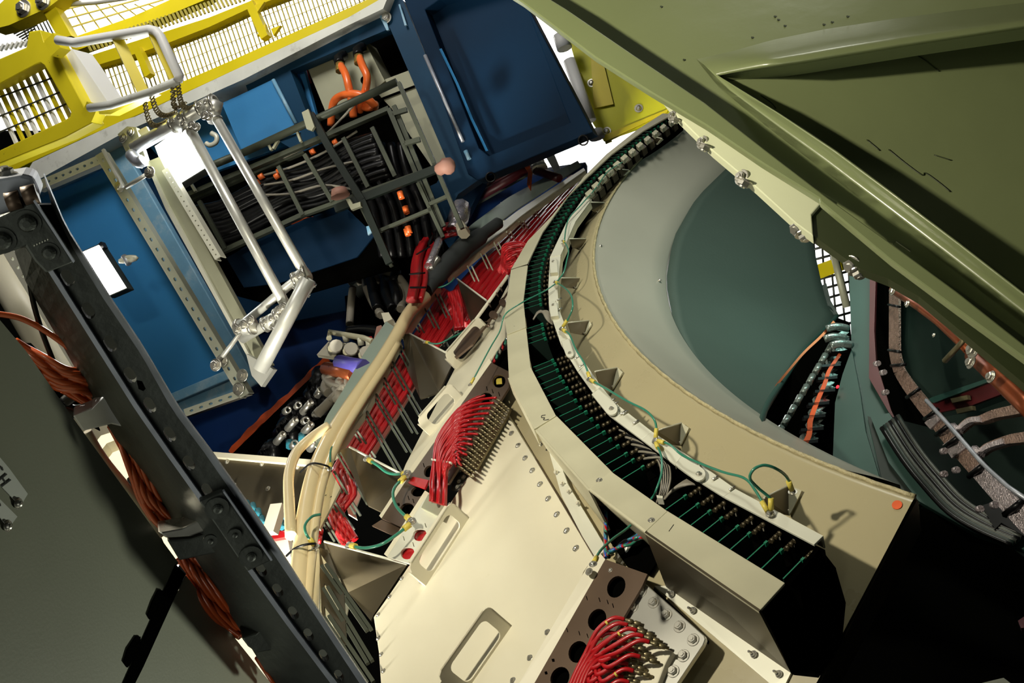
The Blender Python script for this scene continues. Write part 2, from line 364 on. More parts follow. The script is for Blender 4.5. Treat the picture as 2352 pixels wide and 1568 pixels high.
# =====================================================================  CARD SLOT
HR = Hp(-.10); HT = Hp(-.08)
slot = thing('card_crate', HR.at(1240, 700), 'black curved crate holding the green circuit cards between the two plate rings', 'card crate')
gl = [(1545, 258), (1478, 298), (1399, 356), (1354, 400), (1305, 450), (1246, 533), (1212, 612), (1202, 688), (1210, 750), (1219, 843), (1276, 954), (1331, 1006), (1407, 1084), (1532, 1172), (1803, 1338), (1838, 1360)]
gr = [(1562, 262), (1490, 318), (1420, 372), (1380, 408), (1343, 450), (1300, 516), (1263, 590), (1258, 660), (1260, 705), (1288, 787), (1366, 907), (1398, 952), (1474, 1009), (1576, 1086), (1870, 1250), (1895, 1262)]
FL = Hp(.07)
b = MB(); n_ = 60; a_ = pline(gl, n_); c_ = pline(gr, n_)
tops = [[HT.at(*q, -.005) for q in a_], [HR.at(*q, -.005) for q in c_]]
flo = [[q+WN*.16 for q in tops[0]], [q+WN*.16 for q in tops[1]]]
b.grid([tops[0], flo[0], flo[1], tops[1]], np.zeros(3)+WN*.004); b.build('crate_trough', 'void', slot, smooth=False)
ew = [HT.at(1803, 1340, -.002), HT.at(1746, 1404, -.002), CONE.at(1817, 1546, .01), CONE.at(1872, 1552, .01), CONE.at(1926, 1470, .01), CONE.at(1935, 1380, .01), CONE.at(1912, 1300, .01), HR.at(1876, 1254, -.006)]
MB().slab(ew, np.array([.012, .006, .0])).build('end_shade_plate', 'void', slot)  # black plate put in for the crate's shadow on the shell
# cards: radial boards, green edge towards the eye, nickel connectors and a ribbon loop at the inner end
def card_mesh():
    b = MB(); b.add([np.array(q, float) for q in [(0, -.0022, 0), (.105, -.0022, 0), (.105, .0022, 0), (0, .0022, 0), (0, -.0022, -.15), (.112, -.0022, -.15), (.112, .0022, -.15), (0, .0022, -.15)]], [(0, 1, 2, 3), (7, 6, 5, 4), (0, 4, 5, 1), (1, 5, 6, 2), (2, 6, 7, 3), (3, 7, 4, 0)])
    b.add([np.array(q, float) for q in [(.094, -.007, .004), (.108, -.007, .004), (.108, .002, .004), (.094, .002, .004), (.094, -.007, -.012), (.108, -.007, -.012), (.108, .002, -.012), (.094, .002, -.012)]], [(0, 1, 2, 3), (7, 6, 5, 4), (0, 4, 5, 1), (1, 5, 6, 2), (2, 6, 7, 3), (3, 7, 4, 0)])
    return b
def rawmesh(b, name, m_):
    me = bpy.data.meshes.new(name); me.from_pydata([Vector(q)*S for q in b.v], [], b.f); me.materials.append(M[m_])
    bm = bmesh.new(); bm.from_mesh(me); bmesh.ops.recalc_face_normals(bm, faces=bm.faces); bm.to_mesh(me); bm.free()
    if b.sm:
        for p in me.polygons: p.use_smooth = len(p.vertices) <= 4
    return me
CM = rawmesh(card_mesh(), 'circuit_card', 'cardd'); CM.materials.append(M['green'])
for p in CM.polygons:
    if p.normal.z > .8 or p.center.x > .092*S and p.center.z > -.013*S: p.material_index = 1
b = MB()
for k in range(3):
    x = .122+k*.020
    b.tube([(x, -.004, -.01), (x+.004, -.004, -.01), (x+.005, -.004, -.01), (x+.013, -.004, -.01)], [.009, .007, .010, .008], 8)
    b.tube([(x+.002, .008, -.02), (x+.010, .008, -.02)], .006, 6)
CN = rawmesh(b, 'card_connector', 'pind')
b = MB()
for k in range(4): b.tube([(.168, 0, -.02-k*.006), (.19, .012, -.03-k*.006), (.20, .045, -.05-k*.006), (.19, .08, -.07-k*.006)], .0032, 5, smooth=5)
CR = rawmesh(b, 'ribbon_loop', 'grey')
def card(px, py, label, group, frac=0., extras=True):
    q = HT.at(px, py, -.012); a, r, h = wpol(q); ar = math.radians(a); rh = math.cos(ar)*E1+math.sin(ar)*E2
    q0 = q-(-rh)*0.; rin = .10
    X = wd(-rh); Z = wd(-WN); Y = Z.cross(X)
    rot = Matrix((X, Y, Z)).transposed().to_quaternion()
    o = bpy.data.objects.new('circuit_card', CM); COL.objects.link(o); place(o, wv(wp(a, r+.105, h)), None, rot); tag(o, label, 'circuit card', group)
    if extras:
        for me, nm_ in ((CN, 'connector'), (CR, 'ribbon_loop')):
            c = bpy.data.objects.new(nm_, me); COL.objects.link(c); c.parent = o
    return o
low = [q4(*p) for p in [(1175, 900), (1265, 960), (1350, 1010), (1435, 1060), (1550, 1120), (1635, 1170), (1755, 1235), (1865, 1290), (2020, 1355)]]
mid = [r6(*p) for p in [(350, 1090), (365, 1115), (380, 1155), (400, 1200), (420, 1230), (445, 1275), (470, 1305)]]+[q4(*p) for p in [(385, 210), (420, 260), (460, 295), (500, 345), (545, 395), (590, 440), (635, 490), (690, 540), (750, 595), (800, 640), (870, 690)]]
short = [r6(*p) for p in [(280, 850), (285, 880), (290, 915), (300, 945)]]
upp = pline([(1243, 697), (1240, 670), (1240, 640), (1248, 600), (1262, 560), (1285, 515), (1320, 462), (1368, 405), (1440, 345), (1530, 276)], 52)
for i, p in enumerate(low): card(*p, 'green circuit card, %s from the upper left in the lowest widely spaced run' % ORD[i], 'circuit cards of the lowest run')
for i, p in enumerate(mid): card(*p, 'green circuit card, %s from the top of the long middle run' % ORD[i], 'circuit cards of the middle run')
for i, p in enumerate(short): card(*p, 'green circuit card, %s from the top of the short run of four' % ORD[i], 'circuit cards of the short run')
for i, p in enumerate(upp): card(*p, 'green circuit card in the tightly packed upper run of the black slot', 'circuit cards of the upper run', extras=i < 14)
# =====================================================================  OUTER TRAY COVERS (light metal plates)
segs = [
 ('large end plate with a folded apron, lowest of the outer cover plates', [(1532, 1172), (1803, 1338), (1743, 1404), (1480, 1222)], [(1480, 1222), (1743, 1404), (1817, 1546), (1530, 1348)], .012),
 ('second cover plate from the bottom, with two screws, above the twisted wires', [(1402, 1081), (1533, 1173), (1481, 1222), (1352, 1124)], [(1352, 1124), (1481, 1222), (1503, 1262), (1375, 1150)], .014),
 ('long cover plate with a fold line, left of the middle run of green cards', [(1277, 953), (1408, 1085), (1352, 1127), (1229, 988)], [(1229, 988), (1352, 1127), (1402, 1225), (1255, 1030)], .010),
 ('cover plate marked with a small scribble, third bend of the outer ring', [(1219, 843), (1277, 954), (1227, 985), (1166, 868)], [(1166, 868), (1227, 985), (1232, 1000), (1168, 900)], .016),
 ('straight cover plate above the scribbled one, beside the red cable fan', [(1208, 750), (1219, 847), (1169, 869), (1164, 768)], [(1164, 768), (1169, 869), (1176, 890), (1168, 800)], .012),
 ('cover plate crossed by a thin green wire, at the far left of the ring', [(1212, 609), (1202, 690), (1208, 751), (1164, 768), (1158, 722), (1174, 617)], [(1164, 768), (1158, 722), (1160, 735), (1166, 775)], .018),
 ('narrow cover plate with a dark end edge, above the crossed one', [(1354, 401), (1305, 450), (1246, 533), (1211, 606), (1174, 618), (1212, 553), (1266, 497), (1340, 407)], [(1174, 618), (1211, 606), (1214, 614), (1180, 626)], .022),
 ('thin far cover plate running up to the olive beam', [(1545, 262), (1478, 300), (1405, 354), (1354, 402), (1338, 408), (1392, 354), (1460, 300), (1522, 260)], None, .016)]
for i, (lab, top, side, lift) in enumerate(segs):
    t_ = thing('cover_plate', HT.at(*top[0], lift), lab, 'cover plate', 'outer ring of cover plates')
    MB().plate(HT, top, .010, lift).build('top_sheet', 'alu' if i != 6 else 'alu', t_, bevel=.002)
    if side:
        if i in (0, 1, 2):
            A = HT.at(*side[0], lift); B_ = HT.at(*side[1], lift); C_ = CONE.at(*side[2], .01); D_ = CONE.at(*side[3], .01)
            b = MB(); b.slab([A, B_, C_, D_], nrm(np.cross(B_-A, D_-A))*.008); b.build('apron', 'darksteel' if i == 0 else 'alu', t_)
        else:
            b = MB(); b.slab([HT.at(*side[0], lift), HT.at(*side[1], lift), HT.at(*side[1], lift)+WN*.09, HT.at(*side[0], lift)+WN*.09], np.array([.004, 0, .004])); b.build('folded_edge', 'alu' if i != 6 else 'void', t_)
    if i == 0:
        fs_ = [(1503, 1345), (1530, 1345), (1817, 1543), (1800, 1578), (1774, 1574)]
        MB().plate(CONE, fs_, .010, .012).build('foot_flange', 'aluw', t_)
        for p in [q5(985, 720), q5(1150, 845), q5(1618, 1183), q5(1812, 1335)]: hw('stud', CONE.at(*p, .015), nrm(CONE.nm(*p)+[-.5, -.1, 0]), .010, t_, 'toggle_stud')
        MB().plate(HT, [q5(960, 232), q5(963, 233), q5(1001, 181), q5(998, 180)], .0015, lift+.0015).build('pen_mark', 'ink', t_)
    if i == 1:
        for p in [q4(553, 792), q4(928, 1080)]: hw('dome', HT.at(*p, lift), -WN, .0085, t_, 'screw')
    if i == 3:
        pp = [q4(165, 322), q4(140, 326), q4(138, 340), q4(160, 342), q4(150, 355), q4(168, 358), q4(190, 352)]
        b = MB(); b.tube([HT.at(*p, lift+.002) for p in pp], .0015, 5, smooth=4); b.build('pen_scribble', 'ink', t_)
    if i == 4: hw('dome', HT.at(1182, 751, lift), -WN, .006, t_, 'screw')
# strip of flange with toggle studs between the hatch and the long cover plate
t_ = thing('edge_flange', CONE.at(1330, 1170), 'narrow light flange with a row of toggle studs, right of the big hatch', 'flange')
MB().plate(CONE, [(1262, 1040), (1275, 1030), (1304, 1111), (1391, 1256), (1396, 1262), (1366, 1278), (1338, 1232), (1290, 1140)], .01, .05).build('flange_sheet', 'aluw', t_)
for p in [q4(130, 535), q4(240, 733), q4(285, 815), q4(332, 872), q4(400, 957)]: hw('stud', CONE.at(*p, .06), nrm(CONE.nm(*p)+[.6, .3, 0]), .008, t_, 'toggle_stud')
hw('dome', CONE.at(*q3(1790, 565), .06), CONE.nm(1330, 1170), .006, t_, 'screw')
# =====================================================================  INNER RING (white jointed strips, tabs, brackets)
gr2 = [(1343, 450), (1300, 512), (1263, 590), (1259, 660), (1261, 712), (1288, 790), (1327, 853), (1366, 907), (1398, 952), (1474, 1009), (1576, 1086), (1662, 1140), (1870, 1250)]
ou2 = [(1359, 458), (1322, 508), (1288, 585), (1281, 655), (1283, 708), (1309, 775), (1345, 835), (1385, 893), (1422, 932), (1497, 990), (1604, 1062), (1689, 1122), (1891, 1230)]
labs = ['at the far top beside the dark chain of brackets', 'below the far top one, first with a bolted tab', 'left of the first looped green wire', 'beside the small stub of ribbon cable',
 'below the stub of ribbon cable', 'above the short run of four cards', 'next to the fourth bracket', 'crossed by a green wire and wire lugs', 'with a bolted round tab above the long run of cards', 'carrying the three way wire joint', 'between the wire joint and the large bolted tab', 'longest one, ending at the lower right corner']
for i in range(12):
    a, b2, c2, d2 = gr2[i], gr2[i+1], ou2[i+1], ou2[i]
    t_ = thing('ring_strip', HR.at(*a), 'white ring strip, '+labs[i], 'metal strip', 'inner ring strips')
    lift = .004*(i % 2)
    MB().plate(HR, [a, b2, c2, d2], .009, lift).build('strip_sheet', 'aluw', t_, bevel=.0015)
    A = HR.at(*c2, lift); B_ = HR.at(*d2, lift); MB().slab([A, B_, B_+WN*.05, A+WN*.05], np.array([-.003, .003, 0])).build('strip_skirt', 'alu', t_)
tabs = [(q4(640, 275), (-34, -42), 26, 'round bolted tab at the middle bend of the inner ring'), (q4(1270, 745), (-45, -34), 28, 'largest round bolted tab, on the lower right inner ring'),
 (r6(350, 435), (2, 26), 15, 'topmost bolted tab of the left side inner ring'), (r6(350, 725), (3, 26), 16, 'bolted tab beside the looped green wire'), (r6(460, 1045), (-10, -30), 18, 'bolted tab below the loop, above the fourth bracket')]
for (x, y), (dx, dy), wd_, lab in tabs:
    t_ = thing('joint_tab', HR.at(x, y), lab, 'bracket tab', 'bolted joint tabs')
    a = math.atan2(dy, dx); px_, py_ = -math.sin(a)*wd_*.55, math.cos(a)*wd_*.55
    ro = [(x+px_*math.cos(t)-math.cos(a)*wd_*.55*math.sin(t), y+py_*math.cos(t)-math.sin(a)*wd_*.55*math.sin(t)) for t in [math.pi*k/8 for k in range(9)]]
    MB().plate(HR, ro+[(x-px_+dx, y-py_+dy), (x+px_+dx, y+py_+dy)], .009, .018).build('tab_sheet', 'aluw', t_, bevel=.0015)
    ee = HR.at(x-px_+dx, y-py_+dy, .018); e2 = HR.at(x+px_+dx, y+py_+dy, .018); MB().slab([ee, e2, e2+WN*.02, ee+WN*.02], np.array([0, .004, .002])).build('tab_edge', 'alu', t_)
    hw('hex', HR.at(x, y, .02), -WN, .0075 if wd_ > 20 else .006, t_)
pins_ = [q4(745, 292), q4(838, 360), q4(690, 228), q4(1290, 682), q4(1408, 762), q4(1530, 838), r6(405, 680), r6(410, 745), r6(560, 1118), r6(530, 1065), r6(765, 1350), r6(850, 1432), r6(920, 1495)]
for p in pins_:
    b = MB(); q = HR.at(p[0], p[1], .006); e = HR.at(p[0]-13, p[1]+8, .006); b.tube([q, e], .0045, 8)
    tag(b.build('dowel_pin', 'bolt'), 'short bright pin sticking out of the edge of the inner ring', 'pin', 'pins of the inner ring')
# triangular brackets: (top edge start, top edge end, foot corner, foot end)
brs = [((1419, 388), (1444, 390), (1448, 393), (1432, 404), 'second from the top near the beam'), ((1498, 313), (1521, 318), (1524, 321), (1508, 333), 'topmost, just under the beam'), ((1353, 464), (1388, 465), (1390, 468), (1370, 490), 'third from the top'),
 ((1308, 548), (1346, 548), (1347, 551), (1330, 574), 'fourth from the top'), ((1289, 638), (1331, 638), (1334, 643), (1322, 663), 'fifth from the top, beside the first wire loop'), ((1303, 741), (1353, 736), (1360, 746), (1343, 770), 'sixth from the top, below the wire loop'),
 ((1367, 853), (1418, 844), (1432, 856), (1406, 896), 'third from the bottom'), ((1509, 989), (1565, 971), (1584, 984), (1563, 1024), 'second from the bottom, next to the wire joint'), ((1755, 1143), (1812, 1114), (1843, 1128), (1813, 1184), 'lowest, under the large green wire loop')]
for a, b2, c2, d2, lab in brs:
    t_ = thing('corner_bracket', CONE.at(*b2), 'triangular bracket on the cream shell, '+lab, 'bracket', 'triangular brackets')
    A = HR.at(*a); B_ = CONE.at(*b2, .03); C_ = CONE.at(*c2, .01); D_ = CONE.at(*d2, .008); k = np.linalg.norm(np.array(b2)-a)/60
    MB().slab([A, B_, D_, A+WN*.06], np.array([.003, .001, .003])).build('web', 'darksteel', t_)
    b = MB(); b.tube([A, B_], .0035, 6); b.build('bright_edge', 'aluw', t_)
    MB().slab([B_, C_, CONE.at(c2[0]+(d2[0]-c2[0])*.9+2, c2[1]+(d2[1]-c2[1])*.9, .008), D_], CONE.nm(*b2)*.006).build('foot', 'alu', t_)
    for f_ in (.2, .75): hw('stud', CONE.at(b2[0]+(d2[0]-b2[0])*f_-3*k, b2[1]+(d2[1]-b2[1])*f_+6*k, .02), nrm(CONE.nm(*b2)+[-.9, -.2, 0]), .006*(.5+k/2), t_, 'stud')
# dark chain of small brackets at the far top
ch = pline([(1352, 446), (1385, 407), (1430, 366), (1480, 325), (1525, 290), (1560, 268)], 13)
for i, p in enumerate(ch):
    t_ = thing('clip_block', HR.at(*p), 'small grey clip block, %s from the lower end of the chain under the beam' % ORD[i], 'clip', 'far clip blocks')
    k = 1-.35*i/12; x, y = p
    MB().plate(HR, [(x-9*k, y-2*k), (x+4*k, y-13*k), (x+12*k, y-7*k), (x-1*k, y+5*k)], .03, .02).build('block', 'alu', t_)
    MB().plate(HR, [(x-1*k, y+5*k), (x+12*k, y-7*k), (x+22*k, y+1*k), (x+10*k, y+12*k)], .05, -.01).build('shaded_cup', 'darksteel', t_)
    b = MB(); b.tube([HR.at(x+5*k, y-1*k, .02), HR.at(x+5*k, y-1*k, .05)], .006, 8); b.build('stud', 'bolt', t_)
# =====================================================================  EARTH WIRES
def wire(surf, pts, r, m_, name, lab, cat, lugs=(), off=.04, parent=None):
    t_ = thing(name, surf.at(*pts[0][:2], off), lab, cat, 'green earth wires') if parent is None else parent
    b = MB(); b.tube([surf.at(p[0], p[1], p[2] if len(p) > 2 else off) for p in pts], r, 7, smooth=6); b.build('wire_core', m_, t_)
    for k in lugs:
        a = pts[0] if k == 0 else pts[-1]; c = pts[1] if k == 0 else pts[-2]
        A = surf.at(a[0], a[1], a[2] if len(a) > 2 else off); v = surf.at(c[0], c[1], c[2] if len(c) > 2 else off)-A; v = nrm(v)
        b = MB(); b.tube([A, A+v*.04], r*1.9, 8); b.build('lug', 'yel', t_)
        hw('dome', A-v*.012, surf.nm(*a[:2]), r*2.0, t_, 'lug_screw')
W_ = .0048
wire(HR, [(1293, 750, .02), r6(455, 810)+(.06,), r6(480, 740)+(.1,), r6(470, 665)+(.1,), r6(430, 615)+(.07,), (1277, 648, .02)], W_, 'wire', 'earth_wire', 'green wire bowed in a loop beside the fifth bracket', 'wire', (0, 1))
wire(HR, [(1277, 650, .02), r6(420, 510)+(.05,), r6(440, 430)+(.06,), r6(452, 360)+(.05,), r6(420, 300)+(.02,)], W_*.9, 'wire', 'earth_wire', 'thin green wire running up past the fourth bracket', 'wire', (1,))
wire(HR, [r6(425, 300)+(.03,), (1305, 505, .03), (1335, 470, .03), (1370, 430, .03), (1395, 395, .03), (1430, 372, .03)], W_*.8, 'wire', 'earth_wire', 'topmost thin green wire along the clip blocks', 'wire')
wire(HR, [(1293, 757, .02), r6(460, 925)+(.03,), r6(500, 1020)+(.04,), r6(560, 1120)+(.04,), r6(595, 1215)+(.02,)], W_, 'wire', 'earth_wire', 'green wire lying along the ring above the third bracket from the bottom', 'wire', (0, 1))
wire(HR, [(1357, 872, .02), q4(640, 155)+(.04,), q4(760, 225)+(.05,), q4(880, 285)+(.06,), q4(945, 350)+(.06,), q4(965, 420)+(.04,), q4(960, 490)+(.02,)], W_, 'wire', 'earth_wire', 'green wire arching from the third lowest bracket to the wire joint', 'wire', (0, 1))
wire(HR, [q4(975, 508)+(.02,), q4(1060, 535)+(.03,), q4(1150, 610)+(.05,), q4(1290, 675)+(.05,), q4(1450, 735)+(.05,), q4(1600, 778)+(.06,), q4(1680, 870)+(.05,), q4(1765, 1015)+(.02,)], W_, 'wire', 'earth_wire', 'long green wire from the wire joint to the lowest lug', 'wire', (0, 1))
wire(HR, [q4(1790, 1005)+(.02,), q4(1790, 930)+(.05,), q4(1700, 850)+(.10,), q4(1640, 780)+(.15,), q4(1665, 715)+(.18,), q4(1740, 684)+(.18,), q4(1830, 710)+(.15,), q4(1905, 770)+(.08,), q4(1940, 860)+(.02,)], W_*1.1, 'wire', 'earth_wire', 'large green wire loop at the lowest bracket', 'wire', (0, 1))
wire(HR, [q4(962, 525)+(.02,), q4(1000, 620)+(.03,), q4(1003, 740)+(.02,), q4(965, 860)+(.0,), q4(930, 925)+(-.06,), q4(780, 1115)+(-.10,), q4(650, 1215)+(-.05,), q4(560, 1300)+(.0,), q4(515, 1385)+(.03,)], W_, 'wire', 'earth_wire', 'green wire hanging from the wire joint down under the cover plate', 'wire', (0, 1))
wire(HT, [(1275, 652, .06), r6(290, 635)+(.06,), r6(140, 712)+(.045,), r6(30, 790)+(.04,), (1148, 760, -.05), (1125, 800, -.10), (1093, 860, -.15), (1082, 880, -.16)], W_*.8, 'wire', 'earth_wire', 'thin green wire crossing the cover plate at the far left', 'wire', (1,))
# ribbon cable fan inside the slot
t_ = thing('ribbon_cable_bundle', HR.at(1535, 1100, -.03), 'fan of grey ribbon cables gathered inside the slot at the wire joint', 'cable bundle')
for k in range(9):
    s_ = k*5.5; b = MB()
    b.tube([HR.at(*q4(700+k*22, 430+k*26), -.05), HR.at(*q4(800+k*16, 470+k*20), -.03), HR.at(*q4(905+k*12, 560+k*9), -.03), HR.at(*q4(985+k*8.5, 660+k*3), -.04), HR.at(*q4(1005+k*7.5, 780), -.05), HR.at(*q4(995+k*6, 880), -.08), HR.at(*q4(960+k*7, 975), -.13)], .0055, 6, smooth=6); b.build('ribbon', ['grey', 'black'][k % 2], t_)
for k in range(8):
    b = MB(); b.tube([HR.at(*q4(1290-k*4, 838-k*9), -.06), HR.at(*q4(1225-k*6, 820-k*4), -.04), HR.at(*q4(1140-k*7, 840+k*2), -.05), HR.at(*q4(1070-k*6, 890+k*5), -.08), HR.at(*q4(1010-k*5, 960+k*6), -.13)], .005, 6, smooth=6); b.build('ribbon', 'grey', t_)
b = MB(); b.plate(HR, [q4(965, 898), q4(1010, 905), q4(1010, 922), q4(968, 918)], .03, -.03); b.build('cable_tie', 'aluw', t_)
t_ = thing('ribbon_cable_stub', HR.at(1240, 722, -.03), 'short curved stack of pale ribbon cables beside the black slot', 'cable bundle')
for k in range(8):
    b = MB(); b.tube([HR.at(*z5(1815+k*3, 960-k*6+8), -.03), HR.at(*z5(1850+k*3, 925-k*2), -.02), HR.at(*z5(1905, 912+k*8), -.02), HR.at(*z5(1945, 945+k*8), -.03)], .005, 6, smooth=5); b.build('ribbon', 'grey', t_)
# =====================================================================  HATCHES ON THE SHELL
def hatch(pts3, outline, bolts, label, nm_, ext=.05, edge=None):
    pl = Pl(*[CONE.at(*p, ext) for p in pts3]); t_ = thing(nm_, pl.at(*outline[0]), label, 'hatch')
    MB().plate(pl, outline, .035).build('hatch_sheet', 'cream', t_, bevel=.006)
    for p in bolts: hw('dome' if p[2:] == () else p[2], pl.at(*p[:2]), pl.n, .0095 if len(p) < 4 else p[3], t_)
    return pl, t_
o1 = [(1163, 946), (1228, 1052), (1300, 1172), (1364, 1280), (1340, 1312), (1330, 1345), (1188, 1590), (876, 1590), (870, 1500), (858, 1417), (900, 1357), (942, 1294), (1031, 1159), (1098, 1060)]
b1 = [q3(1230, 5), q3(1280, 92), q3(1333, 187), q3(1390, 288), q3(1450, 397), q3(1518, 510), q3(1583, 632), (1190, 1023), (1175, 995), (1160, 971)]
b1 = [(x, y, 'dome', .0105) for x, y in b1]+[(x, y, 'dome', .008) for x, y in [q3(875, 57), q3(790, 195), q3(703, 328), q3(617, 460), q3(533, 593), q3(450, 718), q3(372, 843), q3(287, 970), q3(207, 1095), q3(208, 1260), q3(228, 1370), q3(245, 1485), (1149, 973)]]
b1 += [(x, y, 'hex', .009) for x, y in [q3(1385, 1215), q3(1263, 1393), q3(1145, 1550)]]
PH1, hatch1 = hatch([(1163, 948), (1362, 1278), (876, 1560)], o1, b1, 'big cream hatch plate edged with round bolts, two lift handles, bottom centre', 'hatch_cover')
tag(MB().plate(PH1, [(1228, 1050), (1366, 1278), (1360, 1284), (1224, 1058)], .05, -.002).build('edge_seal', 'bronze', hatch1), 'brown edge strip')
o2 = [(1168, 650), (1120, 742), (1046, 842), (1003, 925), (965, 1000), (930, 1068), (905, 1130), (935, 1110), (1125, 826), (1160, 775), (1160, 722)]
PH2, hatch2 = hatch([(1168, 650), (930, 1068), (1160, 775)], o2, [], 'cream hatch plate behind the holed rail, left of the crossed cover plate', 'hatch_cover', .03)
def lift_handle(pl, top, bot, hgt, lab, m_='cream'):      # folded plate standing on the hatch, with a long rounded hand slot
    a, b_ = pl.at(*top), pl.at(*bot); n = pl.n; ax = nrm(b_-a); sd = np.cross(ax, n); L_ = np.linalg.norm(b_-a)
    if sd[0] > 0: sd = -sd
    t_ = thing('lift_handle', a, lab, 'handle'); th = .008
    def q(u, v): return a+ax*u+n*v
    r = .03; out_ = [(0, 0), (0, hgt-r)]+[(r-r*math.cos(t), hgt-r+r*math.sin(t)) for t in (.4, .8, 1.2)]+[(r, hgt), (L_-r, hgt), (L_-.01, hgt-.01), (L_, hgt-r), (L_, 0)]
    m0, m1, lo, hi = .05, L_-.05, .012, hgt-.022; rr_ = min(.03, (hi-lo)/2)
    def cor(cx, cy, a0): return [(cx+rr_*math.cos(a0+i*math.pi/8), cy+rr_*math.sin(a0+i*math.pi/8)) for i in range(5)]
    sl = cor(m1-rr_, hi-rr_, 0)+cor(m0+rr_, hi-rr_, math.pi/2)+cor(m0+rr_, lo+rr_, math.pi)+cor(m1-rr_, lo+rr_, 1.5*math.pi)
    F_ = [q(*p) for p in out_]; H_ = [q(*p) for p in sl]
    MB().prism(F_, [p+sd*th for p in F_], [(H_, [p+sd*th for p in H_])]).build('slotted_plate', m_, t_)
    MB().slab([q(r, hgt), q(L_-r, hgt), q(L_-r, hgt)+sd*.028, q(r, hgt)+sd*.028], n*-.006).build('top_fold', m_, t_)
    for u in (0, L_): MB().slab([q(u, 0), q(u, hgt-r), q(u, hgt-r)+sd*.03, q(u, 0)+sd*.03], ax*.007).build('end_fold', m_, t_)
    return t_
lift_handle(PH1, (1078, 1188), (980, 1342), .135, 'cream slotted handle near the upper left edge of the big hatch')
lift_handle(PH1, (1176, 1436), (1062, 1600), .16, 'cream slotted handle at the bottom of the big hatch, cut by the frame')
lift_handle(PH2, (1128, 756), (1050, 846), .12, 'cream slotted handle on the upper hatch, beside the triangular gusset')
lift_handle(PH2, (1066, 910), (990, 998), .12, 'cream slotted handle left of the red cable fan')
# =====================================================================  HOLED RAILS
def rail_holes(pts3, ext, outline, holes, slots, white, lab, m_='bronze', t=.012, extra=None):
    pl = Pl(*[CONE.at(*p, ext) for p in pts3]); t_ = thing('punched_rail', pl.at(*outline[0]), lab, 'punched rail', 'punched rails')
    MB().plate(pl, outline, t, 0, [ell(*h) for h in holes]+[[(x-3, y-5), (x-1, y-5), (x+2, y+5), (x, y+5)] if a == 0 else [(x-4, y-3), (x+2, y-4), (x+4, y+3), (x-2, y+4)] for x, y, a in slots]).build('face_sheet', m_, t_)
    A = [pl.at(*p) for p in white[:2]]; B_ = [pl.at(*p, e) for p, e in zip(white[2:4], (white[4], white[4]))]
    MB().slab([A[0], A[1], B_[0], B_[1]], pl.n*-.008).build('top_flange', 'cream', t_)
    MB().plate(pl, outline, .004, -.035).build('dark_back', 'void', t_)  # black sheet added so the holes look deep in shade
    return pl, t_
h1 = [(q3(1863, 900)[0], q3(1863, 900)[1], 20, 26, .45), (q3(1730, 1128)[0], q3(1730, 1128)[1], 20, 26, .45), (q3(1597, 1352)[0], q3(1597, 1352)[1], 21, 26, .45), (1286, 1556, 21, 26, .45)]
s1 = [(*q3(1660, 978), 0), (*q3(1748, 990), 0), (*q3(1805, 1005), 0), (*q3(1842, 1030), 0), (*q3(1523, 1200), 0), (*q3(1608, 1222), 0), (*q3(1665, 1240), 0), (*q3(1425, 1410), 1), (*q3(1375, 1498), 1)]
RB1, rr1 = rail_holes([(1390, 1285), (1487, 1319), (1235, 1560)], .14, [(1390, 1284), (1487, 1318), (1475, 1345), (1330, 1590), (1215, 1590)], h1, s1, [(1390, 1284), (1215, 1590), (1180, 1590), (1372, 1262), .02], 'brown punched rail with four big holes and a cream flange, right of the big hatch')
for p in (q3(1675, 795),): hw('hex', RB1.at(*p, .03), RB1.n, .011, rr1)
hw('dome', RB1.at(1402, 1309), RB1.n, .006, rr1, 'rivet')
h2 = [(1146, 875, 15, 15), (1116, 914, 15, 13, -.4), (985, 1082, 11, 14, .4)]
s2 = [(1119, 892, 0), (1132, 898, 0), (1147, 905, 0), (974, 1068, 0), (1109, 857, 0)]
RB2, rr2 = rail_holes([(1128, 832), (1170, 853), (985, 1084)], .10, [(1128, 832), (1170, 854), (1168, 890), (1030, 1110), (1008, 1120), (938, 1100)], h2, s2, [(1128, 832), (938, 1098), (930, 1092), (1124, 822), .01], 'brown punched rail with a square sticker in its top hole, behind the red cable fan')
MB().plate(RB2, [(1139, 869), (1152, 868), (1153, 881), (1140, 882)], .003, -.025).build('square_sticker', 'yel', rr2)
RB2b, rr2b = rail_holes([(934, 1098), (990, 1116), (880, 1190)], .06, [(936, 1098), (992, 1112), (962, 1150), (925, 1212), (876, 1190)], [(961, 1128, 17, 12, -.2), (935, 1168, 16, 13, -.2)], [(939, 1143, 0), (950, 1150, 0), (915, 1158, 1)], [(936, 1098), (876, 1190), (871, 1184), (930, 1094), .01], 'short dark punched rail with two black holes, below the triangular gusset')
MB().plate(RB2b, [(876, 1193), (925, 1213), (915, 1235), (854, 1207)], .01, -.03).build('lower_lip', 'bronze', rr2b)
RB3, rr3 = rail_holes([(981, 1133), (1023, 1160), (890, 1280)], .08, [(984, 1131), (1024, 1158), (990, 1215), (940, 1294), (889, 1278)], [(964, 1228, 16, 14, -.3), (936, 1270, 16, 14, -.3)], [(978, 1206, 0), (928, 1236, 0), (950, 1250, 0)], [(984, 1131), (889, 1278), (882, 1272), (976, 1126), .01], 'pale punched rail with two holes showing red cables, above the lower gusset', 'aluw')
MB().plate(RB3, [(945, 1210), (984, 1210), (955, 1290), (915, 1285)], .012, -.016).build('red_cable_behind', 'red', rr3)
MB().plate(RB3, [(983, 1134), (1020, 1158), (1008, 1186), (966, 1166)], .03, .03).build('clamp_box', 'chan', rr3, bevel=.004)
MB().plate(RB2, [(948, 1094), (984, 1102), (975, 1122), (936, 1108)], .01, .006).build('red_window', 'red', rr2)
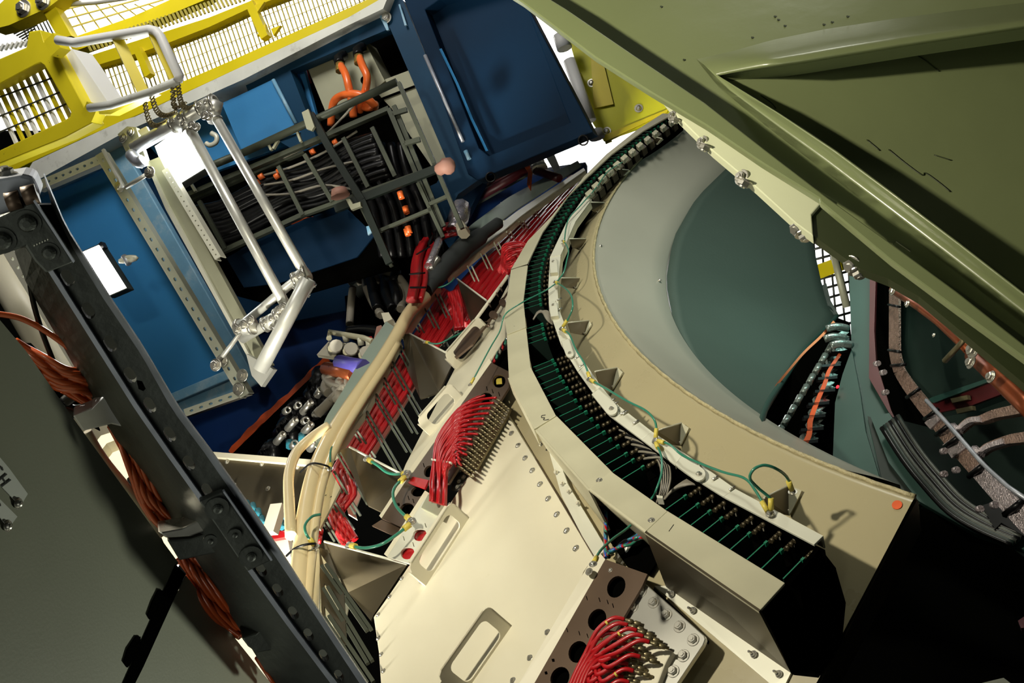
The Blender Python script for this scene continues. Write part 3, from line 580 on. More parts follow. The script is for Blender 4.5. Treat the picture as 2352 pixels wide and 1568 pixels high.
# upper punched rail, partly hidden by the ring
RB4, rr4 = rail_holes([(1168, 640), (1128, 700), (1100, 735)], .06, [(1168, 632), (1166, 668), (1120, 742), (1105, 760), (1085, 790), (1046, 822), (1038, 812), (1085, 745)], [(1154, 696-2, 8, 8), (1132, 722, 9, 9), (1115, 743, 8, 6)], [(1150, 662, 0), (1141, 674, 0), (1124, 698, 0)], [(1168, 632), (1038, 812), (1034, 808), (1164, 630), .01], 'brown punched rail with three small black holes, far above the hatch handles')
# =====================================================================  RED CABLE FANS
def strand(b, pts, r): b.tube(pts, r, 6, smooth=5)
fan = thing('red_cable_fan', RB2.at(1010, 1080, .05), 'thick fan of thin red cables plugged into a brown pin block above the big hatch', 'cable bundle')
A_ = np.array([1140, 912.]); B_ = np.array([1056, 1068.])     # edge of cable ends
pl_ = RB2
cnt = 0
for row in range(14):
    f_ = row/13; e = A_+(B_-A_)*f_
    for colm in range(4):
        d0 = colm; ex = e[0]-d0*13+4*math.sin(row*3); ey = e[1]+1-d0*2.6+4*(colm % 2)
        k = cnt % 14; o_ = .04+.012*((cnt*5) % 4)
        bx = 988+((cnt*7) % 15)*2.9; by = 1090
        b = MB(); g_ = min(1, f_+.04*colm)
        jx = 2.5*math.sin(cnt*2.3); tx = 990+36*(g_*.75+.25*((cnt*5) % 7)/6); m1 = (1058-10*g_-5*colm+jx, 938+118*g_); m2 = (1008+24*g_-3*colm+jx, 1008+66*g_)
        strand(b, [pl_.at(ex, ey, .06-.012*colm), pl_.at((ex+m1[0])/2, (ey+m1[1])/2-7*(1-g_), .08), pl_.at(*m1, .08), pl_.at(*m2, o_+.03), pl_.at(tx, 1098, o_), pl_.at(tx-1, 1125, o_), pl_.at(tx-2, 1150+(tx-988)*.3, o_-.02)], .0062)
        b.build('red_cable', 'red', fan); cnt += 1
b = MB(); b.plate(pl_, [(990, 1052), (1036, 1060), (1035, 1064), (990, 1056)], .01, .10); b.build('cable_tie', 'aluw', fan)
blk = thing('pin_block', RB2.at(1120, 980, .04), 'block of thin brown connector pins between the red cables and the big hatch', 'connector block')
MB().plate(pl_, [(1138, 908), (1172, 938), (1165, 955), (1095, 1075), (1072, 1072), (1052, 1066)], .012, -.03).build('base', 'pin', blk)
for row in range(19):
    f_ = row/18; e = A_+(B_-A_)*f_
    for colm in range(5):
        x = e[0]-4+colm*5.5; y = e[1]+2+colm*4.5; b = MB()
        b.tube([pl_.at(x-6, y-3, .06-.01*colm), pl_.at(x+13, y+7, .045-.01*colm)], .0042, 6); b.build('pin', 'pin', blk)
for p in [(1066, 1070), (1080, 1068), (1050, 1085), (1058, 1080), (1075, 1082), (1054, 1105), (1065, 1096), (1050, 1118)]: hw('hex', PH1.at(*p, .0), PH1.n, .0085, blk)
MB().plate(PH1, [(1046, 1062), (1092, 1066), (1060, 1125), (1036, 1125)], .01, -.01).build('bolt_plate', 'steel', blk)
# lower fan
PLB = Pl(*[CONE.at(*p, .11) for p in [q5(770, 640), q5(1240, 1050), q5(1020, 1400)]])
plate_t = thing('bolted_plate', PLB.at(1530, 1420), 'bright steel plate with bolts along its edge, bottom, right of the brown rail', 'metal plate')
MB().plate(PLB, [q5(755, 632), q5(790, 645), q5(1232, 1035), q5(1243, 1062), q5(1225, 1110), q5(1010, 1430), (1440, 1590), (1370, 1590), q5(545, 985), q5(560, 945)], .02).build('plate_sheet', 'steel', plate_t, bevel=.003)
MB().plate(PLB, [q5(850, 665), q5(1240, 1050), q5(1232, 1075), q5(840, 690)], .035, -.015).build('edge_seal', 'void', plate_t)
for p in [q5(750, 700), q5(685, 818), q5(845, 785), q5(943, 880), q5(1045, 970), q5(1150, 1073), q5(1075, 1195), q5(997, 1315), q5(618, 935), q5(470, 1165)]: hw('hex', PLB.at(*p), PLB.n, .0155, plate_t, spin=.3)
MB().plate(PLB, [q5(700, 1080), q5(790, 1070), q5(990, 1160), q5(960, 1210), q5(930, 1270), q5(880, 1400), (1480, 1590), (1420, 1590), q5(620, 1240)], .03, .03).build('cream_insulator', 'cream', plate_t, bevel=.005)
fan2 = thing('red_cable_fan', PLB.at(1400, 1480, .1), 'sparse fan of red cables curving from silver connectors at the bottom edge', 'cable bundle')
ends = [(620, 915), (645, 958), (715, 1000), (765, 1045), (812, 1090), (570, 1030), (608, 1070), (650, 1112), (695, 1155), (740, 1203), (520, 1130), (562, 1168), (604, 1212), (648, 1262), (690, 1312), (490, 1225), (530, 1275), (572, 1318), (612, 1362), (655, 1400)]
for i, (x, y) in enumerate(ends):
    p = q5(x, y); q = q5(x+150, y+48); of = .10-.012*(i//5)
    b = MB(); A3 = PLB.at(*p, of); B3 = PLB.at(*q, of-.045)
    b.tube([A3+(B3-A3)*t for t in (0, .18, .2, .42, .44, .5, .52, .8, .82, 1)], [.006, .006, .009, .009, .006, .006, .009, .009, .006, .006], 9)
    tag(b.build('cable_connector', 'pin'), 'silver cable connector, %s from the left in the %s row from the top' % (ORD[i % 5], ORD[i//5]), 'connector', 'connectors on the bolted plate')
    b = MB(); k = i % 5
    strand(b, [PLB.at(*p, of), PLB.at(p[0]-26, p[1]-3, of+.02), PLB.at(p[0]-62-3*k, p[1]+24, of+.02), PLB.at(1345+k*7+(i//5)*2, 1500+k*4, of), PLB.at(1322+k*7+(i//5)*3, 1545, of-.01), PLB.at(1303+k*8+(i//5)*3, 1590, of-.02)], .0082)
    c_ = b.build('red_cable', 'red', fan2)
    if i in (0, 2, 5, 7, 8, 12, 14):
        b = MB(); b.tube([PLB.at(p[0]-38, p[1]+6, of+.021), PLB.at(p[0]-42, p[1]+9, of+.021)], .010, 7); b.build('yellow_sleeve', 'yel', fan2)
# far loops of red wire
t_ = thing('red_wire_coil', CONE.at(1175, 590, .2), 'tangled coil of thin red wires left of the dark ended cover plate', 'wire coil')
for k in range(13):
    s_ = k*5; b = MB()
    b.tube([CONE.at(*z5(1790, 480+k*13), .12), CONE.at(*z5(1720, 452+s_*2.4), .18+.01*(k%3)), CONE.at(*z5(1620+s_*.9, 470+s_*2.6), .2+.02*(k%4)), CONE.at(*z5(1605+s_*.6, 530+s_*1.6), .18), CONE.at(*z5(1600+s_*.7, 600+s_), .16), CONE.at(*z5(1575+s_, 640+(k % 4)*8), .14)], .0065, 6, smooth=5); b.build('red_wire', 'red', t_)
# =====================================================================  CURVED CABLE LADDER
HL = Hp(.48)
lad = thing('curved_cable_ladder', HL.at(900, 820), 'long curved cable ladder with pale rails and many rungs, left of the hatches', 'cable ladder')
rtop = [(1345, 392), (1270, 445), (1199, 496), (1110, 570), (1027, 638), (970, 708), (920, 782), (880, 860), (841, 937), (806, 985), (777, 1030), (762, 1042)]
rw = [12, 16, 22, 24, 24, 22, 22, 24, 26, 26, 24, 20]
def band(b, surf, pts, wl, wr, o1_, o2_, t_, n=40, lift=None):
    pp = pline(pts, n); rows = [[], []]
    for i, p in enumerate(pp):
        a = np.array(pp[max(i-1, 0)]); c = np.array(pp[min(i+1, n-1)]); d = nrm(c-a); nn_ = np.array([-d[1], d[0]])
        if nn_[0] > 0: nn_ = -nn_
        f_ = i/(n-1)*(len(wl)-1); j = min(int(f_), len(wl)-2); wL = wl[j]+(wl[j+1]-wl[j])*(f_-j); wR = wr[j]+(wr[j+1]-wr[j])*(f_-j)
        rows[0].append(surf.at(p[0]+nn_[0]*wL, p[1]+nn_[1]*wL, o1_)); rows[1].append(surf.at(p[0]+nn_[0]*wR, p[1]+nn_[1]*wR, o2_))
    b.grid(rows, WN*t_); return b
rcut1 = rtop[:6]+[(920, 782)]; rcut2 = rtop[6:]
b = MB(); band(b, HL, rtop[:5], [8, 14, 20, 24], [0, 0, 0, 0], 0, 0, .012); b.build('side_rail', 'aluw', lad)
b = MB(); band(b, HL, [(1010, 655), (970, 708), (925, 775)], [26, 24, 20], [2, 2, 2], 0, 0, .012); b.build('side_rail', 'sheetc', lad)
b = MB(); band(b, HL, rtop[6:], [22, 26, 30, 28, 24], [0, 0, 0, 0, 0], 0, 0, .012); b.build('side_rail', 'aluw', lad)
for seg in (rtop[:5], [(1010, 655), (970, 708), (925, 775)], rtop[6:]):
    b = MB(); pp = pline(seg, 24); b.grid([[HL.at(*p) for p in pp], [HL.at(*p)+WN*.05 for p in pp]], np.array([-.006, -.004, 0])); b.build('rail_web', 'alu', lad)
# outer pale tray, its inner guard and the hoses lying in it
b = MB(); band(b, HL, [(1335, 380), (1265, 428), (1190, 478), (1100, 545), (1035, 600)], [14, 26, 34, 34, 24], [0, 0, 0, 0, 0], .03, .0, .01); b.build('outer_sheet', 'sheetc', lad)
b = MB(); band(b, HL, [(905, 750), (850, 830), (805, 905), (765, 965), (735, 1030)], [22, 22, 20, 18, 14], [-6, -6, -6, -6, -6], .02, .0, .01); b.build('outer_sheet', 'sheetc', lad)
# rungs in pairs, dropping along the wheel axis and a little inward
rg = [(z5(1390, 612), z5(1490, 825)), (z5(1478, 530), z5(1575, 735)), (z5(1565, 452), z5(1650, 620)), (z5(1650, 385), z5(1700, 470)), (z5(1735, 315), z5(1790, 405)), (z5(1815, 245), z5(1860, 330)), (z5(1175, 800), z5(1310, 1085)), (z5(1105, 895), z5(1235, 1150)), (z5(1035, 990), z5(1110, 1120)),
 (q2(1300, -20), q2(1500, 350)), (q2(1245, 95), q2(1480, 510)), (q2(1185, 210), q2(1420, 610)), (q2(1125, 325), q2(1380, 750)), (q2(1058, 450), q2(1305, 880)), (q2(985, 585), q2(1120, 780)), (q2(870, 745), q2(1100, 1130)), (q2(820, 880), q2(1010, 1200)), (q2(795, 1060), q2(965, 1300)), (q2(760, 1230), q2(860, 1390))]
for (p, q) in rg:
    A = HL.at(*p, -.02); B_ = Hp(.70).at(*q)
    k = max(.35, min(1., (np.hypot(q[0]-p[0], q[1]-p[1]))/150))
    for s_ in (-1, 1):
        b = MB(); o_ = E1*.016*s_+E2*.016*s_
        b.beam(A+o_, B_+o_, .011, .014, WN*.2+np.array([0, 0, -1.])); b.build('rung', 'trayg' if q[1] > 740 else 'chan', lad)
lr = pline([(1180, 640), (1120, 690), (1035, 745), (985, 790), (925, 900), (870, 990), (840, 1040)], 30)
b = MB(); b.grid([[Hp(.74).at(x, y) for x, y in lr], [Hp(.74).at(x+16, y+12) for x, y in lr]], WN*.01); b.build('lower_rail', 'cream', lad)
b = MB(); lr = pline([(835, 1060), (815, 1110), (795, 1160), (800, 1180)], 10); b.grid([[Hp(.74).at(x, y) for x, y in lr], [Hp(.74).at(x+20, y+12) for x, y in lr]], WN*.01); b.build('lower_rail', 'cream', lad)
# lower end rails
b = MB(); b.plate(HL, [(758, 1078), (782, 1120), (735, 1214), (716, 1208), (745, 1120)], .015, -.02); b.build('end_rail', 'alu', lad)
b = MB(); b.plate(HL, [(727, 1262), (735, 1262), (733, 1400), (718, 1440), (690, 1420)], .015, 0); b.build('end_rail', 'aluw', lad)
b = MB(); b.plate(Hp(.60), [(700, 1240), (760, 1262), (800, 1390), (785, 1480), (735, 1460), (690, 1400)], .01); b.build('back_sheet', 'aluw', lad)
MB().plate(HL, [(733, 1258), (752, 1262), (790, 1360), (796, 1480), (752, 1500), (738, 1400)], .01, .0, [[(736, 1271), (770, 1321), (762, 1331), (743, 1297)], [(745, 1339), (779, 1388), (778, 1404), (743, 1349)], [(745, 1392), (782, 1445), (782, 1467), (747, 1418)]]).build('windowed_sheet', 'darksteel', lad)
for p, q in [((739, 1299), (843, 1449)), ((749, 1296), (853, 1446)), ((743, 1351), (845, 1524)), ((753, 1348), (855, 1518)), ((745, 1418), (845, 1570)), ((756, 1414), (858, 1566)), ((770, 1490), (850, 1610))]:
    b = MB(); b.beam(HL.at(*p, .03), HL.at(*q, -.05), .016, .016, WN); b.build('lower_rung', 'trayg', lad)
# red cables lying in the ladder
HC = Hp(.62)
red = thing('red_cable_run', HC.at(950, 880), 'broad run of red cables lying under the rungs of the curved ladder', 'cable run')
def redrun(path, wdt, n, r=.014, surf=HC, par=red, m_='red'):
    pp = pline(path, 22)
    for k in range(n):
        f_ = k/(n-1)-.5; pts = []
        for i, p in enumerate(pp):
            a = np.array(pp[max(i-1, 0)]); c = np.array(pp[min(i+1, 21)]); d = nrm(c-a); w_ = wdt[0]+(wdt[1]-wdt[0])*i/21
            pts.append(surf.at(p[0]-d[1]*f_*w_, p[1]+d[0]*f_*w_, .01*math.sin(i*.5+k*1.7)))
        b = MB(); b.tube(pts, r, 6); b.build('red_cable', m_, par)
redrun([(1325, 415), (1262, 480), (1192, 556), (1130, 622), (1082, 680), (1050, 735)], (30, 80), 22, .022)
redrun([(1045, 680), (1005, 745), (960, 812), (918, 882), (868, 958), (815, 1040), (798, 1085)], (60, 46), 17, .015)
redrun([(812, 1040), (785, 1085), (800, 1130), (775, 1165)], (44, 30), 12, .013)
redrun([(765, 1160), (778, 1200), (805, 1245)], (30, 32), 10, .012)
redrun([(732, 1215), (725, 1245)], (16, 18), 5, .010)
redrun([(1040, 670), (1050, 700), (1055, 755)], (20, 16), 6, .013, Hp(.45))
# ribbed bundle rising to the silver wrap
rb = thing('red_cable_bundle', HL.at(980, 620), 'bulging red cable bundle arching over the ladder to a silver wrapped end', 'cable bundle')
HB = Hp(.30)
for k in range(11):
    o_ = (k-5)*2.6; b = MB(); zz = .05*math.cos(k*.6-1.5)
    b.tube([HB.at(1048+o_*.1, 525+o_*.8, zz), HB.at(1015+o_*.4, 532+o_*.9, zz), HB.at(982+o_*.8, 556+o_*.7, zz), HB.at(965+o_, 600+o_*.3, zz), HB.at(962+o_*1.1, 645, zz), HB.at(952+o_, 690, zz)], .022, 6, smooth=5); b.build('red_cable', 'red', rb)
for p in [(992, 545, 60), (972, 575, 30), (958, 628, 5), (960, 660, 0)]:
    a = math.radians(p[2]+90); b = MB(); b.beam(HB.at(p[0]-18*math.sin(a), p[1]-18*math.cos(a), .09), HB.at(p[0]+18*math.sin(a), p[1]+18*math.cos(a), .09), .012, .01, WN); b.build('black_tie', 'black', rb)
b = MB(); b.tube([HB.at(1040, 530, .02), HB.at(1052, 505, .05), HB.at(1060, 468, .08)], [.06, .085, .05], 9, smooth=3); b.build('silver_wrap', 'silver', rb)
b = MB(); b.tube([HB.at(1048, 500, .03), HB.at(1066, 535, .05)], [.03, .05], 8); b.build('wrap_tail', 'cream', rb)
b = MB(); b.tube([HB.at(985, 610, .02), HB.at(1000, 575, .05), HB.at(1010, 548, .04)], [.03, .02], 8, smooth=3); b.build('silver_patch', 'silver', rb)
# hoses
hs = thing('cream_hose', HL.at(800, 930, .08), 'cream hose lying along the curved ladder, full length', 'hose', 'hoses along the ladder')
b = MB(); b.tube([HL.at(x, y, .07) for x, y in [(978, 680), (942, 715), (912, 768), (882, 818), (846, 872), (810, 924), (776, 976), (744, 1034), (720, 1095), (702, 1180), (692, 1270), (684, 1370), (676, 1480)]], .046, 12, smooth=5); b.build('hose_skin', 'creamhose', hs)
hs = thing('cream_hose', HL.at(760, 1000, .08), 'second cream hose, right beside the first at the lower end of the ladder', 'hose', 'hoses along the ladder')
b = MB(); b.tube([HL.at(x, y, .06) for x, y in [(912, 790), (885, 838), (850, 892), (816, 946), (784, 1000), (758, 1056), (738, 1120), (724, 1200), (714, 1290), (706, 1380), (700, 1480)]], .026, 10, smooth=5); b.build('hose_skin', 'creamhose', hs)
for p in [(700, 1066, 752, 1072), (668, 1258, 722, 1250)]:
    b = MB(); b.tube([HL.at(p[0]-10, p[1]+18, .0), HL.at(p[0]+15, p[1]-2, .13), HL.at(p[2], p[3]-2, .12), HL.at(p[2]+6, p[3]+8, .0)], .006, 6, smooth=4); tag(b.build('cable_tie', 'black'), 'thin black tie around the two cream hoses, '+('upper one' if p[1] < 1100 else 'lower one'), 'cable tie')
b = MB(); b.tube([HL.at(x, y, .10) for x, y in [(978, 668), (1000, 640), (1032, 602), (1068, 568), (1112, 536), (1150, 508)]], [.055, .072, .078, .07, .05, .025], 12, smooth=5)
tag(b.build('foam_sleeve', 'foam'), 'thick black foam sleeve on the hose, at the bend of the ladder', 'pipe insulation')
b = MB(); b.tube([HL.at(x, y, .12) for x, y in [(755, 978), (715, 1005), (680, 1040), (664, 1090), (664, 1150), (668, 1230)]], .030, 10, smooth=6)
tag(b.build('cream_hose', 'creamhose'), 'single pale hose looping out to the left of the ladder', 'hose', 'hoses along the ladder')
# gussets between ladder and shell
for i, (pts, lab) in enumerate([([(925, 768), (941, 766), (1046, 821), (1008, 900), (965, 915), (935, 850)], 'triangular steel gusset between ladder and upper hatch'), ([(781, 1034), (803, 1026), (931, 1093), (878, 1176), (845, 1160)], 'triangular steel gusset between ladder and dark punched rail'),
    ([(728, 1254), (745, 1243), (936, 1295), (858, 1412), (852, 1425), (800, 1360)], 'largest triangular gusset, left of the big hatch'), ([(1050, 640), (1117, 690), (1090, 760), (1065, 700)], 'small triangular gusset near the top of the ladder')]):
    pl = Pl(HL.at(*pts[0]), HL.at(*pts[1], .02), CONE.at(*pts[2], .02)) if i != 3 else Pl(HL.at(*pts[0]), CONE.at(*pts[1], .02), HL.at(*pts[2], -.1))
    t_ = thing('gusset_plate', pl.at(*pts[0]), lab, 'gusset', 'gusset plates')
    # the plate leans from the ladder rail to the shell
    a = HL.at(*pts[0]); c = CONE.at(*pts[2 if i != 3 else 1], .02); far = [a]+[HL.at(*pts[1], .0)] if i != 3 else [a]
    if i != 3: loop = [a, HL.at(*pts[1]), c]+[CONE.at(*p, .0)+(Hp(.62).at(*p)-CONE.at(*p, .0))*.6 for p in pts[3:]]
    else: loop = [a, c, Hp(.5).at(*pts[2]), Hp(.55).at(*pts[3])]
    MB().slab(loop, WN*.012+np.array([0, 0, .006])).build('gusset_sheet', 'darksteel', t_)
    b = MB(); b.tube([loop[0] if i == 3 else loop[1], loop[1] if i == 3 else loop[2]], .007, 6); b.build('bright_fold', 'aluw', t_)
wire(HL, [q2(1085, 800)+(.06,), q2(1150, 840)+(.06,), q2(1215, 890)+(.05,), q2(1280, 905)+(.05,), q2(1355, 900)+(.1,)], .008, 'wire', 'earth_wire', 'short green wire across the middle gusset', 'wire', (0, 1))
wire(HL, [q2(1350, 925)+(.12,), q2(1285, 985)+(.12,), q2(1262, 1050)+(.12,), q2(1290, 1140)+(.12,), q2(1385, 1235)+(.12,)], .008, 'wire', 'earth_wire', 'green wire bowed in front of the dark punched rail', 'wire', (0, 1))
wire(HL, [q2(960, 1420)+(.08,), q2(1060, 1437)+(.1,), q2(1180, 1410)+(.12,), q2(1290, 1340)+(.12,), q2(1385, 1265)+(.12,)], .008, 'wire', 'earth_wire', 'green wire sagging above the largest gusset', 'wire', (0, 1))
wire(HL, [q2(740, 1195)+(.14,), q2(680, 1210)+(.16,), q2(630, 1270)+(.17,), q2(640, 1340)+(.16,), q2(695, 1415)+(.10,)], .007, 'wire', 'earth_wire', 'green wire looping over the cream hoses', 'wire', (1,))
wire(HL, [q2(885, 685)+(.05,), q2(840, 695)+(.07,), q2(812, 740)+(.09,), q2(812, 860)+(.08,)], .006, 'wire', 'earth_wire', 'short green wire at the outer end of the ladder rail', 'wire', (1,))
wire(HL, [z5(1285, 690)+(.05,), z5(1270, 715)+(.07,), z5(1220, 745)+(.07,), z5(1140, 765)+(.05,)], .005, 'wire', 'earth_wire', 'thin green wire by the foam sleeve', 'wire', (1,))
wire(HL, [z5(1100, 1120)+(.05,), z5(1180, 1130)+(.08,), z5(1270, 1090)+(.1,), z5(1350, 1050)+(.13,)], .006, 'wire', 'earth_wire', 'green wire between two rungs near the upper gusset', 'wire', (0,))
tag(MB().plate(CONE, [(1352, 1150), (1400, 1170), (1480, 1226), (1512, 1285), (1490, 1318), (1440, 1300), (1402, 1245), (1385, 1190)], .01, .035).build('gap_shade_sheet', 'void'), 'black sheet for the shaded gap below the second cover plate', 'shade sheet')  # black sheet laid on the shell stands in for shade
# twisted wires and rods near the lower plates
TW = CONE
t_ = thing('twisted_wires', CONE.at(1430, 1240, .1), 'twist of red, green and blue wires below the second cover plate', 'wire bundle')
for k, m_ in enumerate(['wire', 'red', 'bluew', 'wire', 'red', 'bluew', 'tealw', 'black']):
    b = MB(); ph = k*.8
    pa = [q4(600+6*math.sin(ph+s*1.9), 985+s*52) for s in range(7)]; pa[-1] = q4(590+k*5, 1350)
    b.tube([CONE.at(x, y, .09+.012*math.cos(ph+i*1.9)) for i, (x, y) in enumerate(pa)], .006, 6, smooth=4); b.build('thin_wire', m_, t_)
    b = MB(); pa = [q4(610+s*42, 1320-s*(18+k*1.5)+8*math.sin(ph+s*2.)) for s in range(7)]
    b.tube([CONE.at(x, y, .10+.012*math.cos(ph+i*2.)) for i, (x, y) in enumerate(pa)], .006, 6, smooth=4); b.build('thin_wire', m_, t_)
for k in range(5):
    b = MB(); b.tube([CONE.at(*q4(830-k*9, 1190+k*9), .04), CONE.at(*q4(660+k*14, 1360+k*9), .02)], .006, 6)
    tag(b.build('thin_rod', 'steel'), 'thin bright rod in the row beneath the twisted wires', 'rod', 'thin rods beneath the wires')
t_ = thing('wire_braid', CONE.at(1150, 815, .1), 'dark braided wire bundle squeezed behind the straight cover plate', 'wire bundle')
for k in range(6):
    b = MB(); pa = [z5(1640-s*18+8*math.sin(k+s*2), 1100+s*30) for s in range(7)]
    b.tube([CONE.at(x, y, .05+.01*math.cos(k+i*2)) for i, (x, y) in enumerate(pa)], .008, 6, smooth=3); b.build('thin_wire', ['black', 'grey', 'black', 'red', 'black', 'wire'][k], t_)
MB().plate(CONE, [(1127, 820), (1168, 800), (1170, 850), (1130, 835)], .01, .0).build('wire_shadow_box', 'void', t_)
# left junction tray under the ladder end
PT = Pl((483, 1040, 6.6), (718, 1055, 6.1), (600, 1190, 6.0))
t_ = thing('junction_tray', PT.at(600, 1090), 'brown riveted sheet tray with a white top edge, left of the cream hoses', 'sheet metal tray')
MB().plate(PT, [(483, 1046), (712, 1064), (705, 1110), (668, 1190), (560, 1200), (500, 1110)], .02).build('tray_sheet', 'darksteel', t_)
MB().plate(PT, [(478, 1038), (486, 1037), (718, 1055), (714, 1068), (484, 1048)], .04, .03).build('white_edge', 'cream', t_)
for p in [q2(70, 815), q2(320, 832), q2(575, 855), q2(118, 985), q2(362, 1010)]: hw('hex', PT.at(*p), PT.n, .012, t_)
b = MB(); b.beam(PT.at(620, 1225, .15), PT.at(640, 1160, .15), .09, .05, PT.n); o = b.build('plug_housing', 'plast'); tag(o, 'clear plastic plug housing with a red tip in the junction tray', 'plug')
for k, (x, y) in enumerate([(555, 1180), (570, 1190), (580, 1165), (592, 1178), (600, 1195), (590, 1210), (640, 1175), (655, 1185), (645, 1205), (566, 1160)]):
    b = MB(); b.tube([PT.at(x, y-8, .06), PT.at(x+4, y+8, .06)], .02, 8); tag(b.build('plug', 'tealw'), 'small teal plug clustered in the junction tray', 'plug', 'teal plugs')
b = MB(); b.plate(Pl((600, 1220, 5.9), (680, 1225, 5.7), (650, 1300, 5.6)), [(622, 1222), (660, 1217), (658, 1232), (625, 1238)], .04); tag(b.build('red_clamp', 'red'), 'small red clamp beside the lower end of the cream hoses', 'clamp')
b = MB(); b.plate(Pl((600, 1220, 5.95), (680, 1225, 5.75), (650, 1300, 5.65)), [(615, 1238), (660, 1232), (672, 1300), (640, 1310), (600, 1260)], .04); tag(b.build('white_bracket', 'aluw'), 'white bracket behind the lower end of the cream hoses', 'bracket')
# =====================================================================  HALL BACKGROUND
WB = Pl((0, 0, 19), (2352, 0, 19), (1176, 1568, 19))
def struct(name, b, m_, lab=None):
    o = b.build(name, m_); o['kind'] = 'structure'; return o
b = MB(); b.plate(WB, [(-1500, -1400), (1600, -1400), (1600, 520), (900, 520), (900, 300), (-1500, 300)], .3); struct('wall_back', b, 'white')
WR = Pl((1700, 0, 19.2), (3400, 0, 19.2), (1700, 1568, 19.2))
b = MB(); b.plate(WR, [(1761, 300), (2100, 300), (2100, 850), (1761, 850)], .3); struct('wall_right', b, 'white')
b = MB(); b.plate(Pl((0, 0, 21), (2352, 0, 21), (1176, 1568, 21)), [(-2500, 500), (4300, 500), (4300, 3000), (-2500, 3000)], .3); struct('wall_dark', b, 'void')
# =====================================================================  BLUE STEELWORK
BP = Pl((0, 440, 10.), (900, 60, 8.6), (450, 900, 9.2))
def box(name, outline, m_, par, t=.1, off=0., surf=BP, holes=(), bev=0.):
    return MB().plate(surf, outline, t, off, holes).build(name, m_, par, bevel=bev)
def solo(name, outline, m_, lab, cat, t=.1, off=0., surf=BP, group=None, bev=0.):
    return tag(box(name, outline, m_, None, t, off, surf, bev=bev), lab, cat, group)
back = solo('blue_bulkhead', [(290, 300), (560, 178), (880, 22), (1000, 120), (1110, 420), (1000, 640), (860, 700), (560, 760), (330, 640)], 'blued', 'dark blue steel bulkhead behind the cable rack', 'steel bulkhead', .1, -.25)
t_ = thing('blue_panel_bay', BP.at(300, 650), 'bright blue framed panel bay on the left, behind the lower work lamp', 'steel panel')
box('panel', [(60, 440), (240, 375), (560, 870), (395, 935), (240, 700)], 'blue', t_, .04, -.12)
box('left_panel', [(-20, 560), (60, 470), (420, 950), (300, 1010)], 'blue', t_, .04, -.18)
box('bottom_flange', [(386, 906), (520, 849), (532, 868), (396, 926)], 'bluel', t_, .10, .06, bev=.01)
box('bottom_web', [(396, 926), (532, 868), (560, 905), (424, 950)], 'bluel', t_, .06, -.02)
box('top_flange', [(70, 430), (232, 362), (240, 376), (80, 448)], 'bluel', t_, .10, .03)
t_ = thing('blue_column', BP.at(420, 600), 'worn, lit pale blue steel column beside the framed bay', 'steel column')
box('front_face', [(215, 338), (262, 306), (330, 420), (548, 800), (592, 882), (562, 896), (520, 850)], 'bluel', t_, .08, .10, bev=.01)
box('side_recess', [(262, 306), (290, 300), (350, 420), (560, 780), (600, 868), (592, 882)], 'blued', t_, .05, .02)
t_ = thing('blue_cabinet_frame', BP.at(800, 100), 'dark blue cabinet frame with a rectangular opening for the white boxes', 'steel frame')
op = [(667, 162), (896, 65), (1028, 372), (1003, 420), (960, 440), (790, 480)]
box('frame_plate', [(560, 182), (800, 60), (876, 18), (905, -10), (925, 0), (1098, 414), (1052, 446), (1015, 525), (960, 560), (780, 500), (735, 380), (600, 300)], 'bluem', t_, .12, .18, holes=[op])
box('frame_edge', [(868, 30), (880, 20), (893, 68), (888, 70)], 'bluel', t_, .02, .21)
box('latch', [z2(915, 30), z2(925, 26), z2(970, 165), z2(957, 172)], 'bluel', t_, .02, .22)
for p in [z2(835, 118)]: hw('hex', BP.at(*p, .20), BP.n, .035, t_)
box('upper_blue_panel', [(310, 300), (560, 185), (690, 130), (735, 300), (700, 320), (420, 420)], 'blue', t_, .05, -.05)
box('recessed_plate', [z1(1480, 690), z1(1815, 532), z1(2000, 880), z1(1620, 1020)], 'blue', t_, .03, .20)
b = MB(); b.tube([BP.at(*z1(1822, 532), .23), BP.at(*z1(1975, 825), .23)], .018, 8); b.build('bright_rod', 'bluel', t_)
t_ = thing('equipment_box', BP.at(790, 170), 'whitish metal box with two hose fittings inside the cabinet opening', 'equipment box')
box('left_cover', [(704, 150), (757, 126), (826, 232), (750, 262)], 'chan', t_, .25, .04)
box('right_cover', [(758, 125), (836, 92), (884, 186), (828, 232)], 'chan', t_, .25, .05)
b = MB(); b.plate(BP, ell(835, 184, 7, 9), .02, .07); b.build('round_hole', 'void', t_)
t_ = thing('beige_panel', BP.at(960, 250), 'scuffed beige metal panel standing in the right half of the cabinet opening', 'metal panel')
box('panel_sheet', [(850, 195), (938, 162), (1030, 372), (1000, 395), (900, 250)], 'chan', t_, .05, .02)
box('dark_joint', [z2(700, 690), z2(1020, 568), z2(1024, 580), z2(704, 705)], 'void', t_, .01, .035)
solo('cabinet_void', [(660, 158), (900, 60), (1035, 375), (1010, 440), (780, 500)], 'void', 'black interior of the cabinet behind the white box', 'cabinet interior', .02, -.2)
box('maroon_strip', [(676, 160), (700, 150), (716, 190), (690, 200)], 'redp', thing('maroon_part', BP.at(690, 170), 'dark maroon part at the left of the cabinet opening', 'machine part'), .02, -.1)
